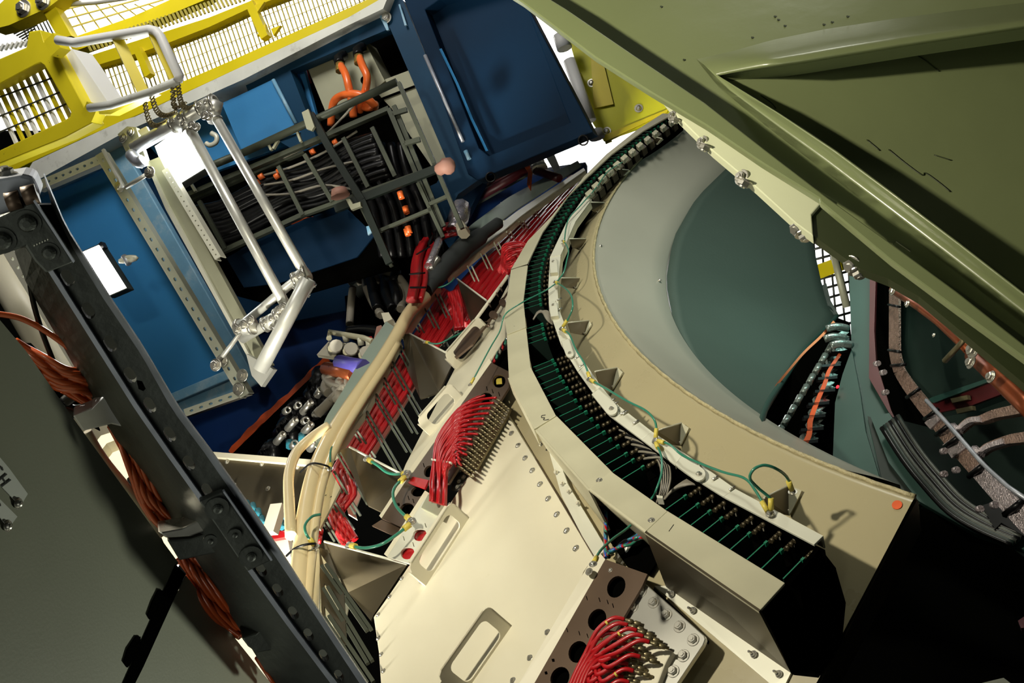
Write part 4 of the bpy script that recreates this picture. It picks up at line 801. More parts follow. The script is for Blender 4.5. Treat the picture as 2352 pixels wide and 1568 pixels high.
# door on the right
DP = Pl((900, 20, 8.2), (1350, 300, 7.6), (1100, 410, 7.9))
t_ = thing('blue_door', DP.at(1100, 200), 'large dark navy blue steel door with a recessed panel, top centre', 'steel door')
out = [(925, -8), (950, -30), (1200, -110), (1215, 20), (1362, 302), (1096, 414), (1075, 400), (980, 130)]
inn = [(976, 22), (1010, -2), (1192, -60), (1214, 30), (1309, 282), (1122, 358), (1100, 340)]
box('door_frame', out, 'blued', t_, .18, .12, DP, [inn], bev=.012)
box('door_panel', [(960, 10), (1000, -30), (1200, -90), (1225, 30), (1320, 290), (1110, 370)], 'blued', t_, .03, -.03, DP)
b = MB(); b.tube([DP.at(*z2(1092, 368), .14), DP.at(*z2(1345, 945), .14)], .016, 8); b.build('hinge_rod', 'galvl', t_)
b = MB(); b.tube([DP.at(*z2(1362, 1005), .14), DP.at(*z2(1388, 1062), .14)], .018, 8); b.build('hinge_pin', 'bluel', t_)
b = MB(); b.grid([[DP.at(*z2(x, y), .125) for x, y in [(1190, 330), (1300, 560), (1400, 800), (1500, 1010)]], [DP.at(*z2(x+16, y-6), .15) for x, y in [(1190, 330), (1300, 560), (1400, 800), (1500, 1010)]]], DP.n*.01); b.build('inner_rib', 'blue', t_)
for p in [z2(1530, 1182), z2(2148, 935)]:
    b = MB(); b.tube([DP.at(*p, -.05), DP.at(*p, .14)], .045, 12, hollow=.7); b.build('cable_eye', 'black', t_)
# dark hull beneath
HP_ = Pl((430, 950, 9.4), (1000, 430, 9.9), (760, 1000, 8.3))
t_ = thing('navy_hull', HP_.at(600, 900), 'curved navy blue hull below the pipe frame', 'steel hull')
a_ = [(300, 640), (420, 700), (560, 560), (700, 520), (860, 560), (1000, 430), (1150, 400), (1345, 372)]
c_ = [(380, 1000), (440, 1060), (560, 1075), (700, 1075), (790, 1000), (930, 780), (1100, 620), (1345, 420)]
A_ = pline(a_, 20); C_ = pline(c_, 20)
b = MB(); b.grid([[HP_.at(a[0]+(c[0]-a[0])*k/8, a[1]+(c[1]-a[1])*k/8, -.25*((k/8)-.2)**2) for a, c in zip(A_, C_)] for k in range(9)], -HP_.n*.05); b.sm = True; b.build('hull_skin', 'navy', t_)
box('lit_hull_plate', [(560, 640), (740, 585), (760, 600), (700, 700), (590, 760), (540, 740)], 'blue', t_, .03, .12, HP_)  # brighter blue puts the lit part of the hull into colour
for i, (pts, w0, lab) in enumerate([([(640, 645), (700, 618), (735, 600)], 13, 'orange tape strip running level below the pipe frame'), ([(733, 598), (752, 625), (775, 668), (803, 705)], 14, 'short orange tape strip bending down to the right'),
    ([(752, 822), (705, 868), (680, 895), (640, 930), (600, 965), (560, 1005), (530, 1040)], 15, 'long wavy orange tape strip beside the black plug cluster'), ([(1005, 560), (1060, 530), (1125, 515)], 10, 'orange tape strip right of the red cable bundle'), ([(525, 566), (575, 552), (640, 520), (720, 500)], 8, 'faded orange tape on the lower rail of the cable rack')]):
    pp = pline(pts, 24); n = 24; rows = [[], []]
    for k, p in enumerate(pp):
        a = np.array(pp[max(k-1, 0)]); c = np.array(pp[min(k+1, n-1)]); d = nrm(c-a); w_ = w0/2*(1+.22*math.sin(k*1.7+i)); sf = HP_ if i != 4 else BP
        o_ = .16 if i != 4 else .75
        rows[0].append(sf.at(p[0]-d[1]*w_, p[1]+d[0]*w_, o_)); rows[1].append(sf.at(p[0]+d[1]*w_, p[1]-d[0]*w_, o_+.02))
    b = MB(); b.grid(rows, -HP_.n*.01); tag(b.build('tape_strip', 'orange'), lab, 'tape', 'orange tapes')
b = MB(); b.tube([HP_.at(610, 550, .1), HP_.at(625, 590, .25), HP_.at(632, 635, .1)], [.10, .16, .10], 10, smooth=4); tag(b.build('blue_sack', 'bluew'), 'bright blue bulge behind the two upright pipes', 'sack')
# black plug cluster
KP = Pl((530, 1040, 8.0), (830, 820, 7.2), (700, 1065, 7.0))
t_ = thing('plug_cluster_base', KP.at(700, 950), 'black mass of cable bodies between the orange tape and the hoses', 'cable mass')
rr = random.Random(3)
MB().plate(KP, [(535, 1040), (640, 938), (700, 880), (755, 832), (850, 800), (835, 860), (765, 1000), (715, 1055), (480, 1042)], .1, -.15).build('dark_base', 'void', t_)
for k in range(34):
    f_ = rr.random(); g = rr.random(); x = 600+f_*200; y = 1040-f_*190+(g-.5)*80*(1-f_*.4)
    b = MB(); a = math.radians(-55+rr.uniform(-25, 25)); L_ = rr.uniform(22, 50)
    b.tube([KP.at(x, y, .0), KP.at(x+L_*.5*math.cos(a)+4, y+L_*.5*math.sin(a), .14), KP.at(x+L_*math.cos(a), y+L_*math.sin(a), .06)], [.05, .062, .04], 8, smooth=3); b.build('cable_body', 'black', t_)
for (x, y, x2, y2) in [(q2(715, 340)+q2(745, 295)), (q2(610, 462)+q2(675, 385)), (q2(502, 580)+q2(565, 512)), (q2(420, 678)+q2(475, 615)), (q2(622, 605)+q2(675, 545)), (q2(660, 728)+q2(710, 665)), (q2(538, 705)+q2(560, 680)), (q2(485, 455)+q2(510, 440)), (q2(620, 525)+q2(640, 515)), (q2(700, 480)+q2(735, 440)), (q2(570, 420)+q2(585, 405)), (q2(765, 930)+q2(775, 925))]:
    b = MB(); b.tube([KP.at(x, y, .2), KP.at(x2, y2, .22)], .028, 9, hollow=.6); tag(b.build('silver_plug', 'bolt'), 'short silver plug sleeve poking out of the black cable cluster', 'plug', 'silver plug sleeves')
for (x, y) in [q2(610, 640), q2(520, 690)]:
    b = MB(); b.tube([KP.at(x, y-6, .2), KP.at(x, y+6, .2)], .03, 8); tag(b.build('blue_plug', 'tealw'), 'small blue plug in the black cable cluster', 'plug', 'blue plugs')
t_ = thing('grey_hoses', KP.at(770, 860), 'tangle of grey cables curving above the black plug cluster', 'cable tangle')
for pa in [[(920, 150), (850, 190), (790, 240), (775, 290), (800, 320)], [(980, 160), (920, 210), (880, 240), (900, 260)], [(1010, 175), (960, 200), (945, 250), (960, 300)], [(880, 240), (910, 270), (870, 320), (820, 370)], [(780, 200), (800, 240), (850, 270), (940, 280)], [(860, 330), (810, 380), (760, 430), (720, 470)], [(850, 290), (880, 340), (850, 380)]]:
    b = MB(); b.tube([KP.at(*q2(x, y), .25) for x, y in pa], .036, 8, smooth=5); b.build('grey_cable', 'grey', t_)
b = MB(); b.tube([KP.at(*q2(880, 100), .3), KP.at(*q2(960, 120), .3), KP.at(*q2(1050, 135), .3)], .055, 10); tag(b.build('purple_sleeve', 'purple'), 'purple sleeved cable above the grey tangle', 'cable')
b = MB(); b.tube([KP.at(*q2(780, 145), .28), KP.at(*q2(900, 165), .28), KP.at(*q2(985, 190), .28)], .05, 10); tag(b.build('orange_sleeve', 'copper'), 'brown orange sleeved cable below the purple one', 'cable')
# valve plate
VP = Pl((727, 813, 7.3), (757, 780, 7.4), (850, 832, 6.9))
t_ = thing('valve_plate', VP.at(790, 810), 'cream plate carrying three clear knobs and a small rail, left of the ladder', 'equipment plate')
box('plate_sheet', [z5(370, 1202), z5(448, 1115), z5(560, 1125), z5(740, 1190), z5(712, 1255)], 'cream', t_, .03, 0, VP)
for x, y in [(500, 1160), (600, 1180), (705, 1205)]:
    b = MB(); b.tube([VP.at(*z5(x, y), 0), VP.at(*z5(x, y-18), .12)], [.07, .075, .045], 12); b.build('clear_knob', 'plast', t_)
    b = MB(); b.tube([VP.at(*z5(x-30, y+8), .02), VP.at(*z5(x-30, y), .1)], .03, 8); b.build('small_post', 'alu', t_)
b = MB(); b.tube([VP.at(*z5(452, 1095), .1), VP.at(*z5(455, 1052), .1), VP.at(*z5(560, 1070), .1), VP.at(*z5(680, 1090), .1), VP.at(*z5(745, 1115), .1)], .022, 7); b.build('rail', 'alu', t_)
for x, y, y2 in [(560, 1070, 1110), (660, 1088, 1140), (715, 1100, 1160)]:
    b = MB(); b.tube([VP.at(*z5(x, y), .1), VP.at(*z5(x+8, y2), .05)], .025, 7); b.build('rail_post', 'aluw', t_)
# central dark cable tangle
TP = Pl((780, 700, 8.4), (960, 560, 8.6), (880, 760, 7.8))
t_ = thing('grey_cable_tangle', TP.at(880, 680), 'hanging grey and black cables left of the red bundle', 'cable tangle')
MB().plate(TP, [(790, 660), (870, 590), (1000, 540), (1030, 600), (960, 720), (880, 800), (800, 770)], .05, -.25).build('dark_base', 'void', t_)
for pa, m_ in [([(690, 690), (710, 780), (760, 880), (800, 940)], 'grey'), ([(780, 690), (740, 780), (770, 860), (790, 940)], 'grey'), ([(870, 640), (930, 700), (980, 780), (990, 850)], 'grey'), ([(930, 740), (940, 820), (930, 900)], 'grey'), ([(810, 395), (880, 470), (960, 520), (1010, 580)], 'grey'), ([(610, 760), (600, 860), (590, 1000)], 'grey'), ([(640, 720), (740, 690), (850, 660), (900, 650)], 'grey'),
    ([(730, 700), (750, 800), (780, 900)], 'black'), ([(820, 690), (830, 790), (880, 900)], 'black'), ([(860, 690), (900, 790), (910, 920)], 'black'), ([(900, 640), (880, 720), (820, 700)], 'black'), ([(580, 1050), (700, 1040), (820, 1060)], 'black')]:
    b = MB(); b.tube([TP.at(*z5(x, y), .12+.04*math.sin(x)) for x, y in pa], .045 if m_ == 'black' else .034, 8, smooth=5); b.build('cable', m_, t_)
solo('blue_label_box', [(780, 600), (830, 588), (848, 625), (806, 658), (795, 645)], 'galv', 'dull grey junction box above the hanging cables', 'junction box', .15, .1, TP)
solo('cream_connector', [z5(800, 925), z5(850, 920), z5(875, 965), z5(820, 990)], 'cream', 'cream connector block among the hanging cables', 'connector', .1, .2, TP)
solo('pink_connector', [z5(770, 1015), z5(800, 1005), z5(822, 1060), z5(785, 1110), z5(750, 1100)], 'pink', 'pinkish wrapped connector beside the ladder', 'connector', .1, .2, TP)
solo('red_tag', [z5(705, 1085), z5(735, 1080), z5(740, 1095), z5(708, 1100)], 'red', 'tiny red tag by the valve plate', 'tag', .03, .3, TP)
for pa in [[z5(1180, 560), z5(1150, 600), z5(1130, 650)], [z5(1150, 570), z5(1110, 620), z5(1100, 660)]]:
    b = MB(); b.tube([TP.at(*p, .5) for p in pa], .03, 8, smooth=3); tag(b.build('silver_plug', 'bolt'), 'silver plug in the crook of the red cable bundle', 'plug', 'plugs in the crook')
# red pipe and ducts behind the door
t_ = thing('red_pipe_run', HP_.at(1150, 420), 'bundle of dark red pipes running up under the blue door', 'pipe run')
for k in range(4):
    b = MB(); b.tube([HP_.at(1058+k*3, 452+k*6, .2), HP_.at(1130+k*3, 412+k*6, .25), HP_.at(1212, 372+k*5, .3)], .045, 8); b.build('pipe', 'redp', t_)
b = MB(); b.tube([HP_.at(1215, 385, .3), HP_.at(1250, 398, .3), HP_.at(1285, 410, .3)], .04, 8); b.build('pipe', 'redp', t_)
b = MB(); b.beam(HP_.at(1062, 480, .1), HP_.at(1210, 395, .15), .07, .05, HP_.n); b.build('grey_support', 'trayg', t_)
solo('orange_strap', [z2(1735, 1080), z2(1780, 1075), z2(1800, 1140), z2(1790, 1260), z2(1772, 1230), z2(1780, 1150)], 'orange', 'orange strap around the dark red pipes', 'strap', .03, .4, HP_)
solo('white_duct', [z2(1200, 1460), z2(1215, 1330), z2(1270, 1290), z2(1290, 1280), z2(1420, 1215), z2(1290, 1350), z2(1250, 1440)], 'aluw', 'pale angled sheet duct left of the silver wrapped cables', 'duct', .05, .1, HP_)
t_ = thing('small_bracket_table', HP_.at(1140, 490), 'little white bracket with a bent rod on the far rail', 'bracket')
box('flat_plate', [z2(1450, 1462), z2(1540, 1412), z2(1620, 1460), z2(1560, 1502)], 'aluw', t_, .03, .3, HP_)
b = MB(); b.tube([HP_.at(*z2(x, y), .4) for x, y in [(1700, 1385), (1600, 1360), (1592, 1400)]], .018, 7); b.build('bent_rod', 'aluw', t_)
for x, y in [(1570, 1420), (1600, 1430)]:
    b = MB(); b.tube([HP_.at(*z2(x, y), .35), HP_.at(*z2(x+3, y+50), .35)], .03, 8); b.build('post', 'aluw', t_)
t_ = thing('pale_valve_group', HP_.at(1240, 380), 'pale valve fittings between the strap and the bright wall', 'fittings')
for x, y in [(1810, 1080), (1840, 1060), (1860, 1100), (1830, 1110)]:
    b = MB(); b.tube([HP_.at(*z2(x, y), .3), HP_.at(*z2(x+14, y+26), .3)], .055, 9); b.build('fitting', 'cream', t_)
solo('grey_side_rail', [z2(1900, 1050), z2(1945, 1010), z2(2010, 1160), z2(1975, 1180)], 'wgirder', 'pale grey rail end standing before the bright wall', 'rail', .05, .2, HP_)
# =====================================================================  CABLE RACK
RK = Pl((430, 455, 7.9), (890, 255, 7.6), (600, 620, 7.7))
solo('rack_shadow_void', [(425, 468), (892, 262), (1012, 540), (1050, 600), (880, 625), (620, 700), (545, 680), (520, 640)], 'void', 'black sheet for the shade inside the cable rack', 'rack interior', .02, -.32, RK)  # black sheet stands in for the shade between the bars
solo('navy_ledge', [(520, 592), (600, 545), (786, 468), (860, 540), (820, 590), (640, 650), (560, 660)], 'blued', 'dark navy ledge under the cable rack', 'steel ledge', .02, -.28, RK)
rack = thing('cable_rack', RK.at(650, 420), 'grey green cable rack of thin bars holding black cables', 'cable rack')
def bar(p, q, w_, h_, m_, nm_, off=0., par=rack, surf=RK):
    b = MB(); b.beam(surf.at(*p, off), surf.at(*q, off), w_*.62, h_, surf.n); return b.build(nm_, m_, par)
for p, q, r in [((406, 413), (560, 350), .05), ((560, 350), (912, 188), .05)]:
    b = MB(); b.tube([RK.at(*p, .1), RK.at(*q, .1)], r*.62, 10); b.build('upper_pipe', 'trayg', rack)
bar((425, 452), (895, 250), .06, .06, 'trayg', 'top_rail'); bar((432, 464), (700, 350), .03, .05, 'trayg', 'second_rail', -.05)
bar((500, 583), (700, 492), .06, .05, 'trayg', 'bottom_rail'); bar((700, 492), (1004, 384), .05, .05, 'trayg', 'bottom_rail')
for p, q in [((640, 382), (696, 494)), ((700, 355), (764, 463)), ((789, 317), (846, 430)), ((855, 293), (908, 405)), ((458, 462), (518, 572)), ((893, 250), (1012, 530)), ((905, 243), (1020, 520))]: bar(p, q, .055, .03, 'trayg', 'rung', .02)
bar((916, 190), (1003, 388), .05, .04, 'trayg', 'side_post', .1); bar((1003, 388), (1062, 525), .05, .04, 'trayg', 'side_post', .1)
for p, q, c in [((902, 262), (935, 252), .06), ((930, 330), (965, 320), .06), ((902, 262), (930, 330), .03)]: bar(p, q, c, .03, 'trayg', 'brace', .05)
for p, q in [((714, 262), (760, 345)), ((760, 345), (832, 460)), ((832, 460), (895, 605))]: bar(p, q, .09, .04, 'traydark', 'upright_channel', .14)
bar((770, 480), (1010, 385), .10, .04, 'traydark', 'cross_channel', .12)
for p, q in [((812, 440), (900, 612)), ((960, 420), (1018, 545)), ((868, 532), (992, 480)), ((985, 470), (1025, 452))]: bar(p, q, .045, .03, 'trayg', 'lower_bar', .05)
for x, y, x2, y2 in [(612, 320, 624, 345), (628, 342, 640, 322), (678, 290, 692, 326), (552, 300+52, 560, 375), (432, 410, 450, 440)]: bar((x, y), (x2, y2), .03, .03, 'chan', 'clip', .08)
box('corner_clip', [(693, 258), (708, 250), (722, 290), (716, 300), (704, 296)], 'chan', rack, .03, .2, RK); box('corner_clip', [z2(565, 1330), z2(590, 1325), z2(610, 1360), z2(660, 1345), z2(664, 1375), z2(600, 1400)], 'chan', rack, .04, .2, RK)
pc = [(440, 480), (500, 470), (560, 440), (640, 400), (720, 380), (800, 340), (860, 320)]
cab = thing('black_cable_run', RK.at(620, 450), 'thick run of shiny black cables lying in the cable rack', 'cable run')
rr = random.Random(5)
for k in range(28):
    o_ = (k/27)*88; w_ = rr.uniform(-6, 6)
    b = MB(); b.tube([RK.at(x+o_*.42+w_*math.sin(i*1.3+k), y+o_+w_*math.cos(i*1.1+k*2)-10*(i > 4), -.12+.04*math.sin(k*2.1)) for i, (x, y) in enumerate(pc)], rr.uniform(.022, .038), 7, smooth=4); b.build('black_cable', 'black', cab)
for k in range(7):
    b = MB(); x0 = 830+k*22; b.tube([RK.at(x0-20, 330, -.18), RK.at(x0-6, 400+8*math.sin(k), -.15), RK.at(x0+30, 480, -.18), RK.at(x0+50, 590, -.18)], .035, 7, smooth=4); b.build('black_cable', 'black', cab)
for k in range(4):
    b = MB(); o_ = k*22; b.tube([RK.at(*z2(20, 1300-o_*3), -.04), RK.at(*z2(200, 1290-o_*4), -.02), RK.at(*z2(420, 1235-o_*5), -.02), RK.at(*z2(640, 1270-o_*9), -.04)], .010, 6, smooth=5); b.build('thin_grey_cable', 'grey', cab)
for x, y in [(600, 405), (642, 392), (770, 326), (718, 348), (590, 420), (920, 448), (932, 482), (935, 533), (938, 528), (636, 404)]:
    b = MB(); b.tube([RK.at(x-5, y+3, -.03), RK.at(x+5, y-3, -.03)] if x < 900 else [RK.at(x-2, y-8, -.03), RK.at(x+3, y+8, -.03)], .025, 7); tag(b.build('orange_marker', 'hose'), 'small orange cable marker in the dark rack, ' + ('among the hanging cables' if x > 900 else 'among the level cables'), 'cable marker', 'orange cable markers')
for x, y in [(565, 552), (526, 562)]:
    b = MB(); b.plate(BP, [(x-7, y-3), (x+6, y-7), (x+8, y-2), (x-5, y+3)], .02, .8); tag(b.build('yellow_mark', 'yel'), 'yellow mark on the faded orange tape, '+('right one' if x > 550 else 'left one'), 'mark')
b = MB(); b.tube([RK.at(*z2(1190, 1130), .2), RK.at(*z2(1225, 1110), .24), RK.at(*z2(1270, 1105), .2)], [.05, .065, .05], 9, smooth=3); tag(b.build('pink_tape_wad', 'pink'), 'wad of pink tape on the right end of the rack', 'tape')
b = MB(); b.tube([RK.at(*z2(515, 1260), .2), RK.at(*z2(528, 1310), .2)], [.06, .08], 8); tag(b.build('pink_tape_wad', 'pink'), 'small pink tape wad on the dark upright of the rack', 'tape')
solo('blue_flag', [z2(700, 1510), z2(735, 1500), z2(745, 1540), z2(712, 1568)], 'bluel', 'light blue tag low in the dark rack', 'tag', .02, .1, RK)
# orange hoses
for pa, lab, fit in [([(782, 150), (793, 169), (800, 195), (806, 224), (812, 268)], 'left of the two straight orange hoses from the white box', 1), ([(825, 132), (833, 152), (843, 176), (840, 205), (830, 235), (826, 255)], 'right of the two straight orange hoses from the white box', 1), ([(863, 245), (845, 228), (820, 216), (786, 219), (765, 238), (760, 288)], 'looped orange hose in front of the rack', 0)]:
    t_ = thing('orange_hose', BP.at(*pa[0]), lab, 'hose', 'orange hoses')
    b = MB(); b.tube([BP.at(x, y, .35+.1*math.sin(i*.8)) for i, (x, y) in enumerate(pa)], .034, 10, smooth=6); b.build('hose_body', 'hose', t_)
    if fit:
        x, y = pa[0]; b = MB(); b.tube([BP.at(x, y+14, .36), BP.at(x-1, y-4, .34)], [.045, .04, .04], 8); b.build('brass_fitting', 'brass', t_)
        b = MB(); b.tube([BP.at(x-1, y-4, .34), BP.at(x-4, y-16, .28), BP.at(x+8, y-24, .2)], .045, 8, smooth=3); b.build('elbow', 'black', t_)
    else:
        for k in range(3):
            b = MB(); b.tube([BP.at(835, 235+k*6, .3), BP.at(850, 242+k*3, .36), BP.at(864, 248-k*5, .3)], .03, 8, smooth=3); b.build('hose_coil', 'hose', t_)
# =====================================================================  TUBE FRAME AND STRUTS
AF = Pl((310, 340, 6.9), (500, 235, 6.7), (600, 850, 6.4))
fr = thing('tube_frame', AF.at(500, 500), 'light metal tube frame with couplers, standing before the blue steelwork', 'tube frame')
def pipe(p, q, r, o1_=0., o2_=0., hollow=0., nm_='tube', m_='pipe'):
    b = MB(); b.tube([AF.at(*p, o1_), AF.at(*q, o2_)], r, 16, hollow=hollow); return b.build(nm_, m_, fr)
pipe((307, 340), (497, 232), .048, 0, 0, .75, 'cross_tube'); pipe((430, 285), (662, 712), .036, .0, .0); pipe((489, 258), (706, 638), .034, .0, .0)
pipe((709, 640), (597, 850), .050, .05, .05, .72, 'lower_tube'); pipe((692, 632), (560, 742), .030, 0, -.1); pipe((668, 712), (556, 778), .034, 0, -.1)
pipe((497, 232), (489, 262), .05, 0, 0)
def coupler(p, q, r, nb=2):
    A = AF.at(*p); B_ = AF.at(*q); v = nrm(B_-A); b = MB(); b.tube([A, B_], r, 14); c = b.build('coupler', 'pipe', fr)
    for k in range(nb):
        P_ = A+(B_-A)*(k+.5)/nb; hw('hex', P_+AF.n*r, AF.n, .014, c, 'coupler_bolt')
    for e in (A, B_): b = MB(); b.tube([e-v*.01, e+v*.01], r*1.12, 14); b.build('collar', 'bolt', c)
coupler((400, 288), (432, 270), .062); coupler((462, 252), (492, 236), .060); coupler((425, 275), (436, 300), .05, 1); coupler((486, 245), (494, 275), .048, 1)
coupler((640, 726), (660, 712), .055, 2); coupler((680, 642), (704, 628), .050, 2); coupler((610, 745), (640, 728), .050, 2); coupler((692, 668), (706, 645), .060, 1); coupler((640, 758), (662, 715), .060, 2); coupler((548, 752), (580, 748), .055, 3)
for x, y in [(470, 265), (480, 268), (440, 288), (452, 292), (650, 705), (640, 712), (690, 632), (575, 735), (560, 745), (545, 755)]: hw('hex', AF.at(x, y, .06), AF.n, .022, fr, 'coupler_bolt')
t_ = thing('grey_channel_post', AF.at(480, 600), 'flat grey green channel post leading down to the open tube end', 'channel post')
AG = Pl(*[AF.at(*p, -.3) for p in [(310, 340), (500, 235), (600, 850)]])
box('channel_web', [(336, 372), (366, 360), (410, 450), (565, 735), (622, 838), (596, 850), (560, 800), (380, 470)], 'chan', t_, .05, .0, AG)
box('channel_lip', [(334, 373), (340, 371), (386, 470), (560, 790), (590, 848), (583, 846), (380, 480)], 'aluw', t_, .08, .02, AG)
box('foot_plate', [(565, 812), (612, 838), (628, 848), (600, 888), (578, 862)], 'pipe', t_, .05, .08, AG)
for i, (x, y) in enumerate([(344, 396), (496, 838)]):
    x2, y2 = [(289, 430), (562, 752)][i]
    b = MB(); b.tube([AF.at(x, y, .02), AF.at(x2, y2, .02)], .016, 8); tag(b.build('threaded_rod', 'pipe'), 'threaded rod joining the punched strut to the '+['upper end of the channel post', 'lower tube coupler'][i], 'threaded rod')
    hw('hex', AF.at(x, y, .05), AF.n, .03, fr, 'rod_nut')
def strut(p, q, w_, n, lab, off=0., surf=AF, m_='strut', hl=9, hw_=4.5, wb=None, side=1):
    a = np.array(p, float); c = np.array(q, float); d = nrm(c-a); nn_ = np.array([-d[1], d[0]]); wb = wb or w_; ang = math.atan2(d[1], d[0])
    t_ = thing('punched_strut', surf.at(*a), lab, 'punched strut', 'punched struts')
    holes = []
    for k in range(n):
        c0 = a+(c-a)*(k+.7)/(n+.4); k_ = 1; holes.append(rrect(c0[0], c0[1], hl, hw_, ang, 3))
    out_ = [tuple(a+nn_*w_/2), tuple(c+nn_*wb/2), tuple(c-nn_*wb/2), tuple(a-nn_*w_/2)]
    MB().plate(surf, out_, .012, off, holes).build('web', m_, t_)
    for s_ in (1, -1):
        e1 = a+nn_*s_*w_/2; e2 = c+nn_*s_*wb/2; A = surf.at(*e1, off); B_ = surf.at(*e2, off)
        MB().slab([A, B_, B_-surf.n*.07, A-surf.n*.07], np.cross(nrm(B_-A), surf.n)*.008*s_).build('side_lip', 'aluw' if s_ == side else m_, t_)
    return t_
AS = Pl(*[AF.at(*p, -.9) for p in [(310, 340), (500, 235), (600, 850)]])
strut((84, 428), (238, 362), 17, 9, 'pale punched strut lying across the top of the blue panel bay', .0, AS, hl=8, hw_=6)
strut((228, 352), (562, 908), 19, 24, 'long pale punched strut running down the front of the blue column', .1, AS, hl=10, hw_=6)
strut((424, 948), (566, 898), 13, 6, 'short punched strut along the bottom of the blue panel bay', .05, AS, hl=10, hw_=5)
strut((378, 388), (500, 592), 11, 18, 'thin white strip with small square holes at the left end of the rack', .1, Pl(*[AF.at(*p, -.35) for p in [(310, 340), (500, 235), (600, 850)]]), 'aluw', hl=4, hw_=4)
b = MB(); A = AS.at(236, 346, .12); B_ = AS.at(282, 432, .12); b.slab([A, B_, AS.at(288, 428, .2), AS.at(242, 342, .2)], AS.n*.02); tag(b.build('bright_angle', 'white'), 'bright white angle edge beside the long punched strut', 'metal angle')
for p in [(510, 828), (557, 862), (276, 428), (548, 893)]: o = hw('hex', AS.at(*p, .13), AS.n, .035, None); tag(o, 'nut and bolt on the struts near the blue column', 'bolt', 'strut bolts')
t_ = thing('corner_plate', AF.at(312, 330), 'holed grey corner plate clamping the open tube end at top left', 'clamp plate')
box('plate_sheet', [(270, 308), (292, 290), (312, 292), (335, 365), (318, 384), (304, 380)], 'chan', t_, .04, -.12, AF)
box('white_tag', [(316, 300), (336, 290), (342, 302), (324, 312)], 'aluw', t_, .02, -.05, AF)
for p in [(282, 318), (300, 303), (284, 316)]: hw('hex', AF.at(*p, -.1), AF.n, .022, t_)
b = MB(); b.tube([AF.at(300, 352, .02), AF.at(318, 372, .02), AF.at(330, 368, .02)], .045, 8, smooth=3); b.build('clamp_jaw', 'galvl', t_)
for pa, lab in [([z1(1375, 955), z1(1400, 968), z1(1440, 950), z1(1445, 910), z1(1410, 888)], 'bright hook shaped ring on the blue plate by the upper lamp')]:
    b = MB(); b.tube([BP.at(*p, .2) for p in pa], .024, 8, smooth=5); tag(b.build('lifting_ring', 'aluw'), lab, 'ring')
t_ = thing('cable_knot', AS.at(290, 596), 'small silver lifting knot on the blue panel beside the lower lamp', 'lifting eye')
b = MB(); b.tube([AS.at(*z4(x, y), .0) for x, y in [(800, 580), (850, 555), (910, 558), (850, 580), (800, 580)]], .02, 7, smooth=4); b.build('loop', 'aluw', t_)
b = MB(); b.tube([AS.at(*z4(825, 545), .0), AS.at(*z4(860, 600), .0)], .025, 8); b.build('pin', 'galvl', t_)
# work lamps
for i, (poly, sf, of, lab) in enumerate([([(356, 336), (430, 284), (468, 385), (392, 432)], AG, -.05, 'bright rectangular work lamp behind the upper end of the tube frame'), ([(182, 582), (226, 563), (288, 660), (244, 679)], AS, .0, 'bright rectangular work lamp in front of the blue panel bay')]):
    t_ = thing('work_lamp', sf.at(*poly[0]), lab, 'lamp', 'work lamps')
    c0 = np.mean(np.array(poly), 0); big = [tuple(c0+(np.array(p)-c0)*1.06) for p in poly]
    MB().plate(sf, big, .10, of-.02).build('housing', 'galv', t_, bevel=.01)
    MB().plate(sf, poly, .012, of).build('lamp_glass', 'lampw', t_)
    b = MB(); b.beam(sf.at(*c0, of-.1), sf.at(c0[0]+6, c0[1]-4, of-(.75 if i else .9)), .06, .05, np.array([1, 0, 0.])); b.build('mount_arm', 'galv', t_)
    c3 = sf.at(*c0, of+.1)
    l = lamp('work_lamp_light', c3, c3+sf.n, 5 if i else 6, .3, (.95, 1, 1)); 
b = MB(); b.beam(AS.at(231, 570, -.05), AS.at(240, 562, -.05), .06, .05, AS.n); tag(b.build('lamp_bracket', 'black'), 'small black bracket behind the lower work lamp', 'bracket')
# far left pipe
t_ = thing('cream_conduit', AS.at(90, 780), 'broad cream conduit slanting behind the black frame post, far left', 'conduit')
b = MB(); b.tube([AS.at(-30, 560, .8), AS.at(55, 700, .8), AS.at(150, 860, .8), AS.at(280, 1080, .8)], .14, 14); b.build('conduit_tube', 'cream', t_)
strut((8, 560), (330, 1090), 20, 26, 'white punched strut glowing behind the black frame post, far left', 1.2, AS, 'aluw', hl=9, hw_=6)
# =====================================================================  YELLOW WALKWAY
YW = Pl(*[BP.at(*p, -.35) for p in [(0, 440), (900, 60), (450, 900)]])
solo('grey_girder', [(60, 398), (75, 372), (285, 275), (310, 268), (540, 160), (800, 40), (870, 0), (900, -30), (880, 20), (800, 46+12), (560, 182), (289, 302), (78, 418)], 'wgirder', 'pale grey girder under the yellow walkway', 'girder', .25, .3)
yw = thing('yellow_walkway', YW.at(500, 120), 'yellow walkway guard with mesh panels along the top edge', 'walkway')
box('lower_beam', [(-20, 396), (0, 372), (110, 318), (200, 284), (330, 225), (540, 134), (700, 62), (850, -5), (890, -25), (885, 2), (540, 162), (290, 276), (190, 318), (60, 378), (-20, 420)], 'yellow', yw, .2, .25, YW, bev=.01)
box('upper_beam', [(205, 128), (330, 88), (480, 40), (560, 8), (640, -25), (660, -14), (575, 18), (480, 62), (395, 95), (330, 118), (214, 152)], 'yellow', yw, .15, .1, YW)
for x1, y1, x2, y2, w_ in [(576, 8, 612, 88, 22), (318, 112, 345, 175, 20), (800, -60, 815, -20, 18)]: 
    b = MB(); b.beam(YW.at(x1, y1, .12), YW.at(x2, y2, .12), w_*.0038, .08, YW.n); b.build('post', 'yellow', yw)
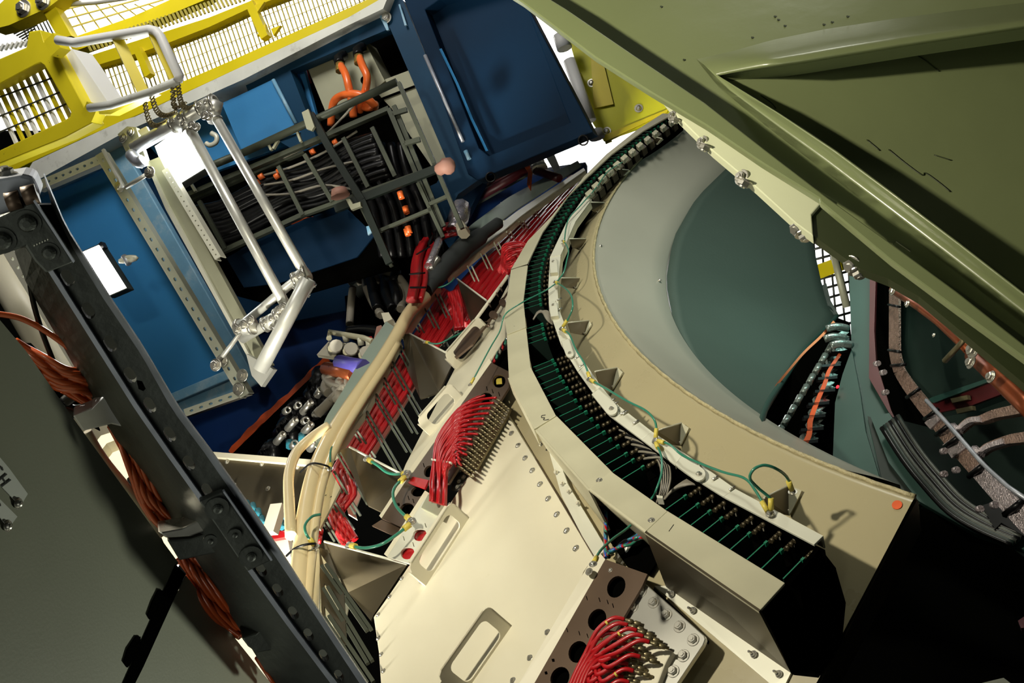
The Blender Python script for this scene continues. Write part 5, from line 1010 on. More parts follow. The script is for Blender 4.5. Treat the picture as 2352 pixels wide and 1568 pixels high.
for x, y, k in [(585, 12, 1), (612, 72, -1), (622, 66, 1)]: box('corner_gusset', [(x, y), (x+22*k, y-8), (x+6*k, y+16)] if k > 0 else [(x, y), (x-22, y+10), (x-4, y-18)], 'yellow', yw, .04, .15, YW)
# mesh panels: thin wires
b = MB()
for k in range(66):
    x = 212+k*9.6; y0 = 150-(x-212)*.385; y1 = 280-(x-212)*.425
    b.beam(YW.at(x+2, y0, 0), YW.at(x+(y1-y0)*.35, y1, 0), .011, .014, YW.n)
for f_ in (.3, .52, .75):
    b.beam(YW.at(212+40*f_, 150+130*f_, .02), YW.at(850+40*f_, -96+105*f_, .02), .006, .006, YW.n)
b.build('mesh_panel', 'ywire', yw)
b = MB()
for k in range(40):
    x = 205+k*9; y0 = 118-(x-205)*.33
    b.beam(YW.at(x-6, y0-22, 0), YW.at(x+5, y0, 0), .02, .02, YW.n)
b.build('toe_bars', 'ywire', yw)
# higher level
YU = Pl(*[BP.at(*p, -1.2) for p in [(0, 440), (900, 60), (450, 900)]])
t_ = thing('upper_walkway', YU.at(250, 30), 'second yellow walkway higher up in the top left corner', 'walkway')
box('diagonal_beam', [(150, 92), (300, 40), (400, -5), (430, -20), (520, -40), (470, 0), (330, 58), (170, 118)], 'yellow', t_, .15, .1, YU)
box('corner_beam', [(-20, 68), (-20, 28), (30, -20), (160, -20), (110, 18), (20, 58)], 'yrust', t_, .2, .5, YU)
box('post', [(94, 18), (124, 10), (164, 82), (134, 88)], 'yellow', t_, .12, .45, YU)
b = MB()
for k in range(9): b.beam(YU.at(130+k*30, 10, 0), YU.at(165+k*32, 80-k*7, 0), .014, .014, YU.n)
for k in range(3): b.beam(YU.at(135+k*10, 25+k*20, .02), YU.at(370+k*5, -30+k*14, .02), .014, .014, YU.n)
b.build('mesh', 'ywire', t_)
b = MB(); b.tube([YU.at(110, 14, .3), YU.at(220, 5, .3), YU.at(320, -10, .3)], .03, 8); b.build('hand_pipe', 'white', t_)
for p in [(55, 20), (100, 3)]: hw('hex', YU.at(*p, .5), YU.n, .07, t_)
b = MB()
for k in range(8): b.beam(YU.at(40+k*9, 40, .2), YU.at(70+k*9, 100, .2), .012, .012, YU.n); b.beam(YU.at(100-k*5, 30+k*9, .2), YU.at(20+k*6, 70+k*4, .2), .012, .012, YU.n)
b.build('wire_net', 'galv', t_)
# gate
YG = Pl((0, 134, 7.6), (110, 95, 7.4), (205, 280, 7.3))
g = thing('yellow_gate', YG.at(80, 230), 'rusty yellow gate with rounded window bars, far left', 'gate')
hole = [(-40, 208), (0, 193), (80, 150), (94, 145), (101, 150), (162, 258), (160, 268), (148, 275), (0, 344), (-40, 362)]
box('gate_frame', [(-60, 158), (0, 134), (60, 108), (66, 72), (92, 68), (100, 95), (113, 92), (214, 282), (150, 316), (0, 376), (-60, 400)], 'yrust', g, .12, .0, YG, [hole], bev=.01)
for k in range(11):
    x = -20+k*16; b = MB(); b.beam(YG.at(x, 195-x*.35, -.12), YG.at(x+62, 330-x*.4, -.12), .026, .026, YG.n); b.build('bar', ['white', 'yellow', 'ywire'][k % 3], g)
b = MB()
for f_ in (.25, .55, .8): b.beam(YG.at(-40, 200+f_*150, -.10), YG.at(110+f_*55, 150+f_*110, -.10), .010, .010, YG.n)
b.build('cross_wire', 'galv', g)
for (x1, y1, x2, y2) in [(124, 88, 140, 122), (205, 250, 228, 268)]:
    b = MB(); b.beam(YG.at(x1, y1, .05), YG.at(x2, y2, .05), .11, .1, YG.n); b.build('hinge', 'yrust', g)
solo('white_column', [(131, 121), (165, 112), (185, 140), (250, 238), (204, 246)], 'white', 'white steel column between the gate and the ladder cage', 'column', .2, -.1, YG)
b = MB()
for k in range(7): b.beam(YG.at(-10+k*11, 118-k*2, -.3), YG.at(-2+k*11, 104-k*2, -.3), .02, .02, YG.n)
tag(b.build('toe_grating', 'white'), 'short white grating bars above the rusty gate', 'grating')
# ladder cage
t_ = thing('ladder_cage', YG.at(300, 150), 'white tube ladder cage with yellow rungs, hanging by chains', 'ladder cage')
b = MB(); b.tube([YG.at(x, y, .3) for x, y in [(132, 92), (172, 98), (345, 68), (358, 72), (368, 84), (412, 176), (408, 186)]], .034, 10); b.build('frame_tube', 'white', t_)
b = MB(); b.tube([YG.at(x, y, .3) for x, y in [(408, 186), (345, 212), (255, 241), (205, 248)]], .03, 10); b.build('frame_tube', 'wgirder', t_)
for a, c in [((268, 84), (328, 210)), ((354, 78), (403, 184))]:
    b = MB(); b.beam(YG.at(*a, .28), YG.at(*c, .28), .075, .03, YG.n+np.array([.8, 0, 0])); b.build('rung', 'yellow', t_)
box('base_box', [(222, 240), (345, 206), (352, 214), (255, 262), (228, 262)], 'yrust', t_, .08, .25, YG)
for i, (a, c, nl) in enumerate([((333, 235), (384, 277), 8), ((345, 203), (405, 258), 9), ((408, 186), (452, 240), 9), ((398, 196), (425, 235), 7)]):
    t_ = thing('steel_chain', YG.at(*a, .3), 'thin steel chain from the ladder cage to the tube frame, '+['lowest of the four', 'second from the left', 'rightmost', 'short inner one'][i], 'chain', 'chains of the cage')
    A = YG.at(*a, .3); B_ = AF.at(*c, .0); v = nrm(B_-A)
    for k in range(nl*2):
        P_ = A+(B_-A)*(k+.5)/(nl*2)+np.array([-.3, .9, 0])*.10*math.sin(math.pi*(k+.5)/(nl*2)); s_ = nrm(np.cross(v, [0, 0, 1]) if k % 2 else np.cross(v, [1, 1, 0])); L_ = np.linalg.norm(B_-A)/(nl*2)*.68
        b = MB(); b.tube([P_+v*L_*math.cos(u)+s_*.018*math.sin(u) for u in [j*math.pi/5 for j in range(11)]], .0055, 5); b.build('link', 'pin', t_)
# yellow sheet behind the wheel
YP = Pl((1300, 90, 9.6), (1530, 240, 9.3), (1390, 320, 9.4))
t_ = thing('yellow_sheet', YP.at(1400, 200), 'flat yellow steel sheet between the blue door and the olive beam', 'steel sheet')
box('sheet', [(1290, 60), (1306, 88), (1360, 280), (1386, 322), (1560, 262), (1560, 200), (1400, 60)], 'ypanel', t_, .05, 0, YP)
box('lower_fold', [(1376, 296), (1388, 310), (1535, 250), (1532, 258), (1392, 324)], 'yellow', t_, .05, .03, YP); box('inner_fold', [r3(310, 180), r3(350, 190), r3(420, 480), r3(330, 500)], 'yellow', t_, .02, .03, YP)
for p in [r3(318, 383), r3(536, 500), r3(390, 605)]: hw('dome', YP.at(*p, .01), YP.n, .028, t_)
box('hanging_lug', [(1385, 310), (1400, 305), (1405, 322), (1390, 328)], 'yellow', t_, .05, .0, YP)
t_ = thing('white_tube', YP.at(1320, 180), 'bright white tube standing against the yellow sheet', 'tube')
b = MB(); b.tube([YP.at(1287, 80, .3), YP.at(1297, 112, .3)], .075, 10); b.build('upper_piece', 'white', t_)
b = MB(); b.tube([YP.at(1307, 138, .3), YP.at(1356, 278, .3)], .06, 10); b.build('tube_body', 'white', t_)
b = MB(); b.tube([YP.at(1367, 300, .3), YP.at(1372, 318, .3)], .075, 10); b.build('foot_piece', 'white', t_)
b = MB(); b.beam(YP.at(1320, 175, .3), YP.at(1330, 175, -.03), .05, .05, np.array([0, 1., 0])); b.build('wall_clamp', 'white', t_)
# =====================================================================  OLIVE BEAM (near, top right)
GB = Pl((1200, 0, 3.5), (2352, 0, 2.75), (2352, 790, 2.15))
bm_ = thing('olive_beam', GB.at(1700, 200), 'huge olive green painted steel beam with triangular stiffeners, across the top right', 'steel beam')
def gb(name, outline, m_, t=.05, off=0., surf=GB, holes=(), bev=0., par=bm_): return MB().plate(surf, outline, t, off, holes).build(name, m_, par, bevel=bev)
# lower flange, standing edge towards the eye
gb('lower_flange', [(1160, -20), (640, -360), (760, -340), (1235, -20), (1300, 20), (1450, 122), (1620, 236), (1760, 345), (1900, 452), (2050, 560), (2200, 670), (2352, 790), (2460, 870), (2900, 1215), (2900, 1250), (2460, 905), (2352, 822), (2200, 712), (2046, 598), (1884, 463), (1881, 455), (1747, 372), (1623, 288), (1492, 210), (1364, 129), (1200, 5)], 'beam', .025, .10, bev=.004)
# web above the flange
pocket = [(1652, 176), (1720, 163), (1850, 145), (2100, 104), (2352, 66), (2500, 44), (2500, 790), (2352, 668), (2200, 552), (2046, 436), (1920, 345), (1797, 260), (1720, 210)]
gb('web_plate', [(1225, -20), (780, -330), (2900, -330), (2900, 1225), (2352, 800), (2050, 570), (1760, 352), (1620, 242), (1450, 128), (1290, 18)], 'beam', .04, .0, holes=[pocket])
# rounded stiffener rim along the top of the pocket, and the lower one
def rim(pts, r, nm_, off, flat=.55):
    b = MB(); b.tube([GB.at(x, y, off-.0) for x, y in pts], r, 12, smooth=5); return b.build(nm_, 'beam', bm_)
T1 = [(1600, 136), (1680, 118), (1772, 92), (1900, 66), (2060, 42), (2200, 24), (2352, 6), (2500, -14)]; T2 = [(1650, 174), (1720, 162), (1850, 144), (2100, 103), (2352, 65), (2500, 43)]
n_ = 40; a_ = pline(T1, n_); c_ = pline(T2, n_)
b = MB(); rows = []
for k, (f_, o_) in enumerate([(0, .0), (.15, .022), (.4, .05), (.65, .07), (.85, .075), (.95, .068), (1.0, .05), (1.02, -.02), (1.02, -.16)]):
    rows.append([GB.at(a[0]+(c[0]-a[0])*f_, a[1]+(c[1]-a[1])*f_, o_*min(1, (i+1)/7)) for i, (a, c) in enumerate(zip(a_, c_))])
b.grid(rows); b.sm = True; b.build('upper_stiffener', 'beam', bm_)
U1 = [(1598, 134), (1650, 200), (1760, 290), (1900, 398), (2040, 505), (2200, 628), (2352, 745), (2480, 845)]; U2 = [(1650, 174), (1797, 264), (1920, 345), (2046, 438), (2200, 554), (2352, 672), (2500, 790)]
a_ = pline(U1, n_); c_ = pline(U2, n_); b = MB(); rows = []
for f_, o_ in [(.0, .0), (.35, .0), (.5, .006), (.7, .022), (.88, .045), (.97, .05), (1.0, .04), (1.01, -.03), (1.01, -.16)]:
    rows.append([GB.at(a[0]+(c[0]-a[0])*f_, a[1]+(c[1]-a[1])*f_, o_*min(1, (i+1)/5)) for i, (a, c) in enumerate(zip(a_, c_))])
b.grid(rows); b.sm = True; b.build('lower_stiffener', 'beam', bm_)
GP = Pl(GB.at(1650, 176, -.02), GB.at(2352, 66, -.12), GB.at(2352, 668, -.09))
gb('pocket_plate', [(1625, 150), (2500, 20), (2500, 830), (2352, 720), (1800, 300)], 'beam', .03, 0, GP)
# scratches on the paint
for pts in [[r3(1690, 690), r3(1770, 755), r3(1845, 808), r3(1860, 798), r3(1920, 840), r3(1975, 885)], [r3(1780, 228), r3(1860, 280), r3(1925, 330)], [r3(1590, 645), r3(1650, 695)], [r3(1100, 440), r3(1150, 475), r3(1170, 500)], [r3(1900, 715), r3(1980, 740)]]:
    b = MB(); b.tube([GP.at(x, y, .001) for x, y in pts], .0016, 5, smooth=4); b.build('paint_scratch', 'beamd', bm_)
for p in [r3(1428, 101), r3(1500, 75), r3(1165, 75), r3(1060, 172), r3(1390, 112), r3(1210, 118), r3(745, 275), r3(1180, 90), r3(640, 30), r3(355, 235)]:
    b = MB(); b.plate(GB, ell(p[0], p[1], 2.6, 2.0, .3, 7), .003, .003); b.build('paint_chip', 'beamd', bm_)
for i in range(24):
    x = r3(680, 20)[0]+i*1.0; 
pale = thing('pale_wedge_plate', GB.at(1750, 420, -.1), 'pale olive wedge plate with hex bolts hanging below the olive beam', 'steel plate')
GW = Pl(*[GB.at(*p, .03) for p in [(1548, 249), (1881, 453), (1867, 540)]])
MB().plate(GW, [(1520, 222), (1560, 240), (1623, 285), (1750, 370), (1886, 452), (1886, 466), (1864, 492), (1868, 542), (1827, 512), (1735, 428), (1633, 343), (1558, 269)], .035).build('plate_sheet', 'beamc', pale, bevel=.003)
for p, k in [(r3(840, 658), 1.0), (r3(1022, 820), 1.15), (r3(700, 535), .8)]: 
    hw('hex', GW.at(p[0]-4, p[1], -.01), nrm(GW.n+np.array([-.8, .3, 0])), .014*k, pale); hw('hex', GW.at(p[0]+4, p[1]+6, .0), nrm(-GW.n*.2+np.array([-.6, .9, 0])), .016*k, pale)
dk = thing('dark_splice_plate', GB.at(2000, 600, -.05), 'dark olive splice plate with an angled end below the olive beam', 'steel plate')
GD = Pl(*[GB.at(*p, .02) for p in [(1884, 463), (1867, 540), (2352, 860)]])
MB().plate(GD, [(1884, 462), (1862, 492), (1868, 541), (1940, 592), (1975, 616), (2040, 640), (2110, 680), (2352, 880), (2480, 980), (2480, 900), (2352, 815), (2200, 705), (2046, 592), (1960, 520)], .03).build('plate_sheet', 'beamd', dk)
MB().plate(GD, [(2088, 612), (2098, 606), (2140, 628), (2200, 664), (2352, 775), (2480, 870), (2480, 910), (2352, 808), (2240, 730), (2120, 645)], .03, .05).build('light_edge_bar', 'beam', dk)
MB().plate(GD, [r3(1640, 1100), r3(1710, 1115), r3(1722, 1105), r3(1795, 1150), r3(1790, 1158), r3(1724, 1112), r3(1710, 1122)], .004, .02).build('weld_bead', 'beam', dk)
MB().plate(GD, ell(*r3(1815, 1268), 3.5, 4), .01, .06).build('hole', 'void', dk)
for p in [r3(1290, 1065), r3(1540, 1235)]:
    hw('hex', GD.at(p[0]-8, p[1]-6, -.02), nrm(np.array([-.8, .35, -.5])), .018, dk); hw('hex', GD.at(p[0]+7, p[1]+6, -.03), nrm(np.array([.1, .95, -.4])), .019, dk)
# =====================================================================  RIGHT HAND MACHINE (dark green, behind the wheel)
RA = Pl((1955, 640, 5.6), (2000, 1000, 4.9), (2200, 1190, 4.4))
t_ = thing('green_ring_frame', RA.at(2000, 800), 'dark green curved frame plates right of the bore, edge lined dark red', 'machine frame')
def ra(name, outline, m_, par, t=.04, off=0., surf=RA): return MB().plate(surf, outline, t, off).build(name, m_, par)
ra('upright_plate', [(1950, 615), (2000, 615), (1996, 868), (2040, 946), (2060, 985), (2130, 1160), (2040, 1150), (1992, 1010), (1978, 925), (1956, 802)], 'tealp', t_)
ra('lower_plate', [(1956, 802), (1975, 900), (1988, 990), (2030, 1130), (1960, 1100), (1912, 1075), (1918, 925), (1935, 860)], 'tealp', t_, .04, .03)
ra('curved_plate', [(2000, 958), (2042, 948), (2090, 1018), (2165, 1105), (2235, 1163), (2262, 1205), (2352, 1235), (2420, 1300), (2352, 1262), (2240, 1225), (2110, 1150), (2040, 1060)], 'tealp', t_, .04, .05)
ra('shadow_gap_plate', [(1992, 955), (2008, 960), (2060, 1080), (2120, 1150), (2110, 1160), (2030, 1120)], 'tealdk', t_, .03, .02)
ra('red_edge', [(1998, 618), (2012, 618), (2008, 760), (2012, 830), (2046, 940), (2058, 965), (2048, 955), (2040, 944), (1996, 868)], 'redp', t_, .03, .04)
RBp = Pl((2012, 640, 5.8), (2352, 860, 4.6), (2200, 1190, 4.9))
t_ = thing('dark_back_plate', RBp.at(2200, 950), 'very dark green plate behind the copper pipe and braids', 'back plate')
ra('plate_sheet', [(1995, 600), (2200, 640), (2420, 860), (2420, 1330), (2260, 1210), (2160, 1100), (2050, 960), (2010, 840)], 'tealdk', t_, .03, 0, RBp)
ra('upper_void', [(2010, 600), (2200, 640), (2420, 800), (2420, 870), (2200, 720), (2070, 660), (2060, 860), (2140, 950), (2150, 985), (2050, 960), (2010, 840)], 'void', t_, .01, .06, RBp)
ra('lit_rib', [(2130, 918), (2140, 912), (2270, 868), (2272, 876), (2145, 925)], 'tealp', t_, .03, .10, RBp)
ra('red_rib', [(2132, 930), (2280, 872), (2320, 880), (2300, 905), (2220, 935), (2150, 948)], 'redp', t_, .02, .08, RBp)
for p in [r7(960, 880), r7(985, 932)]: ra('brass_pad', [(p[0]-20, p[1]), (p[0]+18, p[1]-8), (p[0]+20, p[1]+2), (p[0]-16, p[1]+10)], 'pin', t_, .02, .11, RBp)
RC = Pl((2055, 670, 4.9), (2070, 868, 4.6), (2340, 1190, 3.5))
def ribbon(pts, w0, w1, m_, nm_, par, off=0., n=30, surf=RC, tk=.012):
    pp = cr([np.array([x, y, 0.]) for x, y in pts], 8); k_ = len(pp); rows = [[], []]
    for i, p in enumerate(pp):
        d = nrm(pp[min(i+1, k_-1)]-pp[max(i-1, 0)]); w_ = (w0+(w1-w0)*i/(k_-1))/2
        rows[0].append(surf.at(p[0]-d[1]*w_, p[1]+d[0]*w_, off)); rows[1].append(surf.at(p[0]+d[1]*w_, p[1]-d[0]*w_, off))
    b = MB(); b.grid(rows, -surf.n*tk); return b.build(nm_, m_, par)
t_ = thing('copper_braid_strap', RC.at(2060, 800), 'long flat copper braid curving down the right side, silver where it catches light', 'braid strap')
mp = [(2053, 672), (2053, 750), (2054, 810), (2064, 852), (2086, 886), (2120, 930), (2150, 965), (2195, 1022), (2240, 1072), (2300, 1138), (2345, 1185), (2400, 1240)]
ribbon(mp[:4], 22, 24, 'braid', 'braid_length', t_); ribbon(mp[3:7], 24, 34, 'braid', 'braid_length', t_); ribbon(mp[6:9], 34, 40, 'braid', 'braid_length', t_); tag(ribbon([(2136, 958), (2150, 972)], 36, 38, 'braids', 'silver_patch', t_, .01), 'bright silver part of the braid')
ribbon(mp[8:], 38, 52, 'braids', 'braid_length', t_, .012); tag(ribbon([(2180, 1010), (2202, 1040)], 38, 40, 'braids', 'silver_patch', t_, .01), 'bright silver part of the braid')
for i, (x, y, a) in enumerate([(2054, 702, 0), (2056, 806, .05), (2064, 838, .3), (2098, 902, .8), (2140, 950, .85), (2168, 985, .85), (2190, 1012, .85), (2246, 1078, .85), (2330, 1165, .85)]):
    w_ = 14+i*1.6; b = MB(); c, s_ = math.cos(a-.2), math.sin(a-.2); b.tube([RC.at(x-w_*c, y+w_*s_, .01), RC.at(x, y, .03), RC.at(x+w_*c, y-w_*s_, .01)], .006+.001*i, 6); b.build('tie', 'black', t_)
for pa, lab in [([(2380, 926), (2330, 940), (2283, 950), (2250, 962), (2222, 966), (2196, 988)], 'upper of the two short braids branching right'), ([(2380, 1000), (2330, 1006), (2302, 1012), (2265, 1025), (2246, 1040)], 'lower of the two short braids branching right')]:
    q_ = thing('branch_braid', RC.at(*pa[0]), lab, 'braid strap', 'branch braids'); ribbon(pa, 26, 10, 'braid', 'braid_length', q_, .02, tk=.03); ribbon(pa[-3:], 13, 8, 'braids', 'silver_end', q_, .03, tk=.02)
    b = MB(); b.tube([RC.at(pa[-1][0]-8, pa[-1][1]-8, .03), RC.at(pa[-1][0]+6, pa[-1][1]+6, .03)], .02, 7); b.build('clamp', 'braids', q_)
t_ = thing('guide_rail', RC.at(2200, 1000), 'thin bright rail along the right side of the copper braid', 'rail')
b = MB(); b.tube([RC.at(x, y, .05) for x, y in [r7(800, 888), r7(930, 1030), r7(1060, 1180), r7(1110, 1230), r7(1200, 1310), r7(1290, 1370)]], .009, 7); b.build('rail_rod', 'galvl', t_)
t_ = thing('dark_cable_loom', RC.at(2150, 1100), 'loom of dark cables following the braid on its left', 'cable loom')
for k in range(7):
    b = MB(); b.tube([RA.at(x-k*6, y+k*4.5, .10) for x, y in [(2062, 955), (2110, 1030), (2160, 1092), (2215, 1150), (2280, 1190), (2360, 1225)]], .014, 6, smooth=4); b.build('loom_cable', ['galv', 'black', 'galv', 'black', 'galv', 'tealdk', 'black'][k], t_)
for x, y in [r7(1060, 1420), r7(945, 1230), r7(885, 1250), r7(1130, 1400), r7(885, 1138), r7(600, 852), r7(560, 712), r7(590, 755)]:
    b = MB(); b.tube([RC.at(x-4, y, .08), RC.at(x+4, y-2, .08)], .014, 7); tag(b.build('cable_clip', 'braids'), 'small bright clip on the dark cable loom', 'clip', 'loom clips')
ra('loom_foot', [(2255, 1160), (2290, 1150), (2352, 1200), (2352, 1230), (2300, 1200), (2285, 1215)], 'black', t_, .03, .12)
t_ = thing('copper_pipe', RC.at(2200, 790, .3), 'long reddish copper pipe running to the right edge under the beam', 'pipe')
b = MB(); b.tube([RC.at(x, y, .35) for x, y in [(2052, 665), (2110, 702), (2156, 736), (2203, 780), (2240, 818)]], .020, 12); b.build('pipe_tube', 'copper', t_)
b = MB(); b.tube([RC.at(x, y, .35) for x, y in [(2236, 814), (2290, 865), (2352, 925), (2400, 972)]], .032, 14); b.build('pipe_sleeve', 'copper', t_)
for x, y, r_ in [(*r7(1035, 645), .030), (*r7(1020, 705), .022), (*r7(1118, 775), .020), (*r7(968, 527), .026), (*r7(640, 358), .018), (*r7(710, 420), .014), (*r7(838, 572), .008)]:
    o = hw('hex', RC.at(x, y, .42), nrm(RC.n+np.array([-.3, -.2, 0])), r_*.75, None, 'hex_nut'); tag(o, 'pale hex nut beside the copper pipe', 'nut', 'nuts by the copper pipe')
b = MB(); b.tube([RC.at(*r7(890, 697), .40), RC.at(*r7(982, 598), .42), RC.at(*r7(930, 540), .42)], .011, 7); tag(b.build('bent_wire', 'pin'), 'thin bent rod crossing the copper pipe', 'rod')
# foil covered cable pile in the gap
FP = Pl((1900, 760, 5.4), (1950, 900, 5.2), (1800, 1020, 5.0))
t_ = thing('bore_cable_pile', FP.at(1880, 900), 'dark pile of foil wrapped modules with an orange stripe, right of the bore', 'cable pile')
ra('dark_base', [(1925, 730), (1952, 740), (1958, 800), (1922, 925), (1918, 1090), (1860, 1070), (1740, 1010), (1745, 980), (1800, 880), (1850, 808)], 'void', t_, .03, -.12, FP)
rr = random.Random(9)
for k in range(11):
    f_ = k/10; x = 1938-f_*95+3*math.sin(k*2); y = 770+f_*290; w_ = 26+f_*12; h_ = 15+f_*6
    q_ = [(x-w_*.6, y-h_*.2), (x-w_*.1, y-h_*.7), (x+w_*.5, y-h_*.5), (x+w_*.2, y-h_*.05), (x+w_*.55, y+h_*.2), (x-.1*w_, y+h_*.55), (x-w_*.5, y+h_*.4)]
    ra('foil_module', q_, 'foil', t_, .03, .02*math.sin(k*3), FP)
    ra('black_band', [(x-w_, y+h_*.55), (x+w_*.5, y+h_*.35), (x+w_*.5, y+h_*.7), (x-w_, y+h_*.9)], 'black', t_, .03, .05, FP)
ribbon([(1930, 812), (1905, 850), (1895, 880), (1878, 920), (1862, 965), (1858, 1000), (1835, 1040)], 7, 13, 'orange', 'orange_stripe', t_, .05, surf=FP)
for k in range(9):
    f_ = k/8; x = 1905-f_*115; y = 800+f_*190; b = MB(); b.tube([FP.at(x+6, y-10, .04), FP.at(x-4, y+9, .04)], .018, 7); b.build('foil_tube', 'foil', t_)
ribbon([(1916, 738), (1887, 771), (1848, 808), (1816, 845), (1780, 890), (1752, 935)], 6, 5, 'copper', 'copper_edge', t_, .08, surf=FP); 
b = MB(); b.plate(FP, ell(1924.5, 887, 3, 3, 0, 10), .01, .1); o = b.build('red_light', 'ledred'); tag(o, 'tiny glowing red light by the orange stripe', 'indicator light')
for k, (x, y) in enumerate([(1920, 752), (1915, 775), (1930, 790)]): b = MB(); b.tube([FP.at(x-22, y+4, .08), FP.at(x, y-2, .1), FP.at(x+26, y+2, .08)], .022, 7, smooth=3); b.build('pipe_end', 'foil', t_)
# safety net and yellow bar seen through the gap
NP = Pl((1870, 540, 9), (1950, 740, 9), (1880, 740, 9))
t_ = thing('wire_net_fence', NP.at(1910, 640), 'bright gap with a wire net, a grey post and a yellow bar behind the bore', 'net fence')
b = MB()
for k in range(9): b.tube([NP.at(1860, 575+k*24, .02*math.sin(k)), NP.at(1905, 563+k*24, .03), NP.at(1958, 548+k*24, 0)], .012, 5)
for k in range(5): b.tube([NP.at(1868+k*19, 540, .02), NP.at(1874+k*19, 640, -.02), NP.at(1884+k*19, 748, .02)], .010, 5)
b.build('net_wires', 'galv', t_)
b = MB(); b.tube([NP.at(1910, 560, .25), NP.at(1945, 705, .25)], .035, 10); b.build('grey_post', 'chan', t_)
b = MB(); b.beam(NP.at(1868, 628, .1), NP.at(1956, 596, .1), .13, .08, NP.n); b.build('yellow_bar', 'yellow', t_)
# black sheets put in for the unlit gap at the lower right
BK = Pl((2000, 1300, 5.6), (2352, 1200, 5.6), (2200, 1568, 4.2))
t_ = thing('black_gap_sheet', BK.at(2200, 1400), 'black sheet for the unlit gap in the lower right corner', 'shade backing')
ra('gap_sheet', [(1850, 1700), (2120, 1142), (2225, 1225), (2290, 1235), (2400, 1300), (2500, 1700)], 'void', t_, .3, .0, BK)
ra('top_edge', [(2120, 1142), (2225, 1222), (2292, 1236), (2288, 1205), (2180, 1170)], 'void', t_, .1, .06, BK)
ra('pale_block', [(2255, 1568), (2305, 1556), (2330, 1575), (2320, 1600), (2240, 1600)], 'chan', t_, .05, .1, BK)
ra('red_mark', [(2338, 1425), (2360, 1410), (2360, 1440), (2345, 1442)], 'redp', t_, .02, .08, BK)
# =====================================================================  FOREGROUND FRAME POST
PP = Pl((155, 638, 1.60), (779, 1551, 2.02), (400, 850, 1.80))
PP = Pl(P(155, 638, 1.60), P(779, 1551, 2.02), P(155, 638, 1.60)+np.array([.5, -.30, .12]))
post = thing('slotted_post', PP.at(400, 1000), 'dark galvanised frame post with oval slots running down the left foreground', 'frame post')
cen = [(155, 638), (203, 713), (253, 789), (299, 861), (344, 930), (390, 997), (434, 1063), (476, 1126), (557, 1243), (600, 1308), (638, 1355), (674, 1407), (709, 1457), (744, 1505), (779, 1551), (812, 1598)]
left = [(48, 470), (72, 560), (117, 634), (212, 785), (310, 940), (385, 1048), (460, 1153), (569, 1311), (660, 1437), (775, 1590), (800, 1625)]
rin = [(118, 470), (170, 575), (235, 682), (325, 815), (395, 940), (470, 1040), (545, 1148), (640, 1290), (715, 1400), (830, 1575), (860, 1625)]
rout = [(100, 400), (150, 520), (251, 682), (330, 800), (412, 940), (487, 1040), (560, 1143), (660, 1290), (740, 1416), (850, 1580), (885, 1625)]
slots = []
for i, (x, y) in enumerate(cen[:-1]):
    if i in (8,): continue
    k = 1-.32*i/15; slots.append(rrect(x, y, 42*k, 24*k, math.radians(58), 6))
outl = left+rin[::-1]
MB().plate(PP, outl, .018, 0, slots).build('slotted_face', 'galv', post)
def lip(b, A, B_, o1_, o2_, t=.010):
    n = 40; a = pline(A, n); c = pline(B_, n); b.grid([[PP.at(*p, o1_) for p in a], [PP.at(*p, o2_) for p in c]], -PP.n*t); return b
lip(MB(), rin, rout, .0, .035, .02).build('right_lip', 'galvl', post)
lip(MB(), left, [(x+9, y-6) for x, y in left], .012, .012, .014).build('left_bead', 'galvl', post)
lf2 = [(20, 520), (30, 570), (62, 655), (150, 805), (236, 960), (300, 1060), (375, 1165), (480, 1330), (560, 1460), (640, 1590), (660, 1625)]
lip(MB(), left, lf2, .0, -.16, .012).build('inner_flange', 'galv', post)
bk = [(x+16, y+10) for x, y in rin]; lip(MB(), [(x+4, y) for x, y in left], [(x-2, y) for x, y in rin], -.10, -.10, .012).build('back_flange', 'pipe', post)  # paler metal stands in for light reaching behind the slots
MB().plate(PP, [q1(640, 150), q1(665, 155), q1(682, 190), q1(672, 200), q1(650, 190)], .001, .001).build('stamped_mark', 'void', post)
# head of the post
hd = thing('post_head_bracket', PP.at(80, 500, .05), 'dark bolted bracket plate at the head of the slotted post, far left', 'bracket')
MB().plate(PP, [(-20, 412), (52, 400), (76, 405), (94, 446), (80, 468), (10, 500), (-20, 505)], .10, .02).build('end_block', 'galvl', hd, bevel=.006)
MB().plate(PP, [(-30, 510), (10, 492), (76, 462), (150, 566), (168, 603), (105, 628), (78, 600), (58, 568), (-30, 596)], .03, .05).build('bracket_plate', 'galv', hd, bevel=.004)
lip(MB(), [(76, 462), (168, 604)], [(80, 458), (172, 600)], .055, .055, .01).build('bright_edge', 'galvl', hd)
for x, y, r_ in [(62, 512, .014), (4, 552, .014), (112, 580, .011)]: hw('dark', PP.at(x, y, .05), PP.n, r_, hd)
for x, y in [(32, 462), (70, 448)]:
    b = MB(); b.tube([PP.at(x-16, y+4, .04), PP.at(x+16, y-4, .04)], .016, 10); b.build('rusty_thread', 'bronze', hd)
hw('hex', PP.at(14, 404, -.01), nrm(PP.n*.5+np.array([-.2, -1, 0])), .013, hd, 'top_bolt')
for k in range(6): 
    x, y = z4(228+k*18, 476-k*8); b = MB(); b.plate(PP, ell(x, y, 1.6, 2.2, .3, 6), .001, .0515); b.build('stamped_dot', 'aluw', hd)
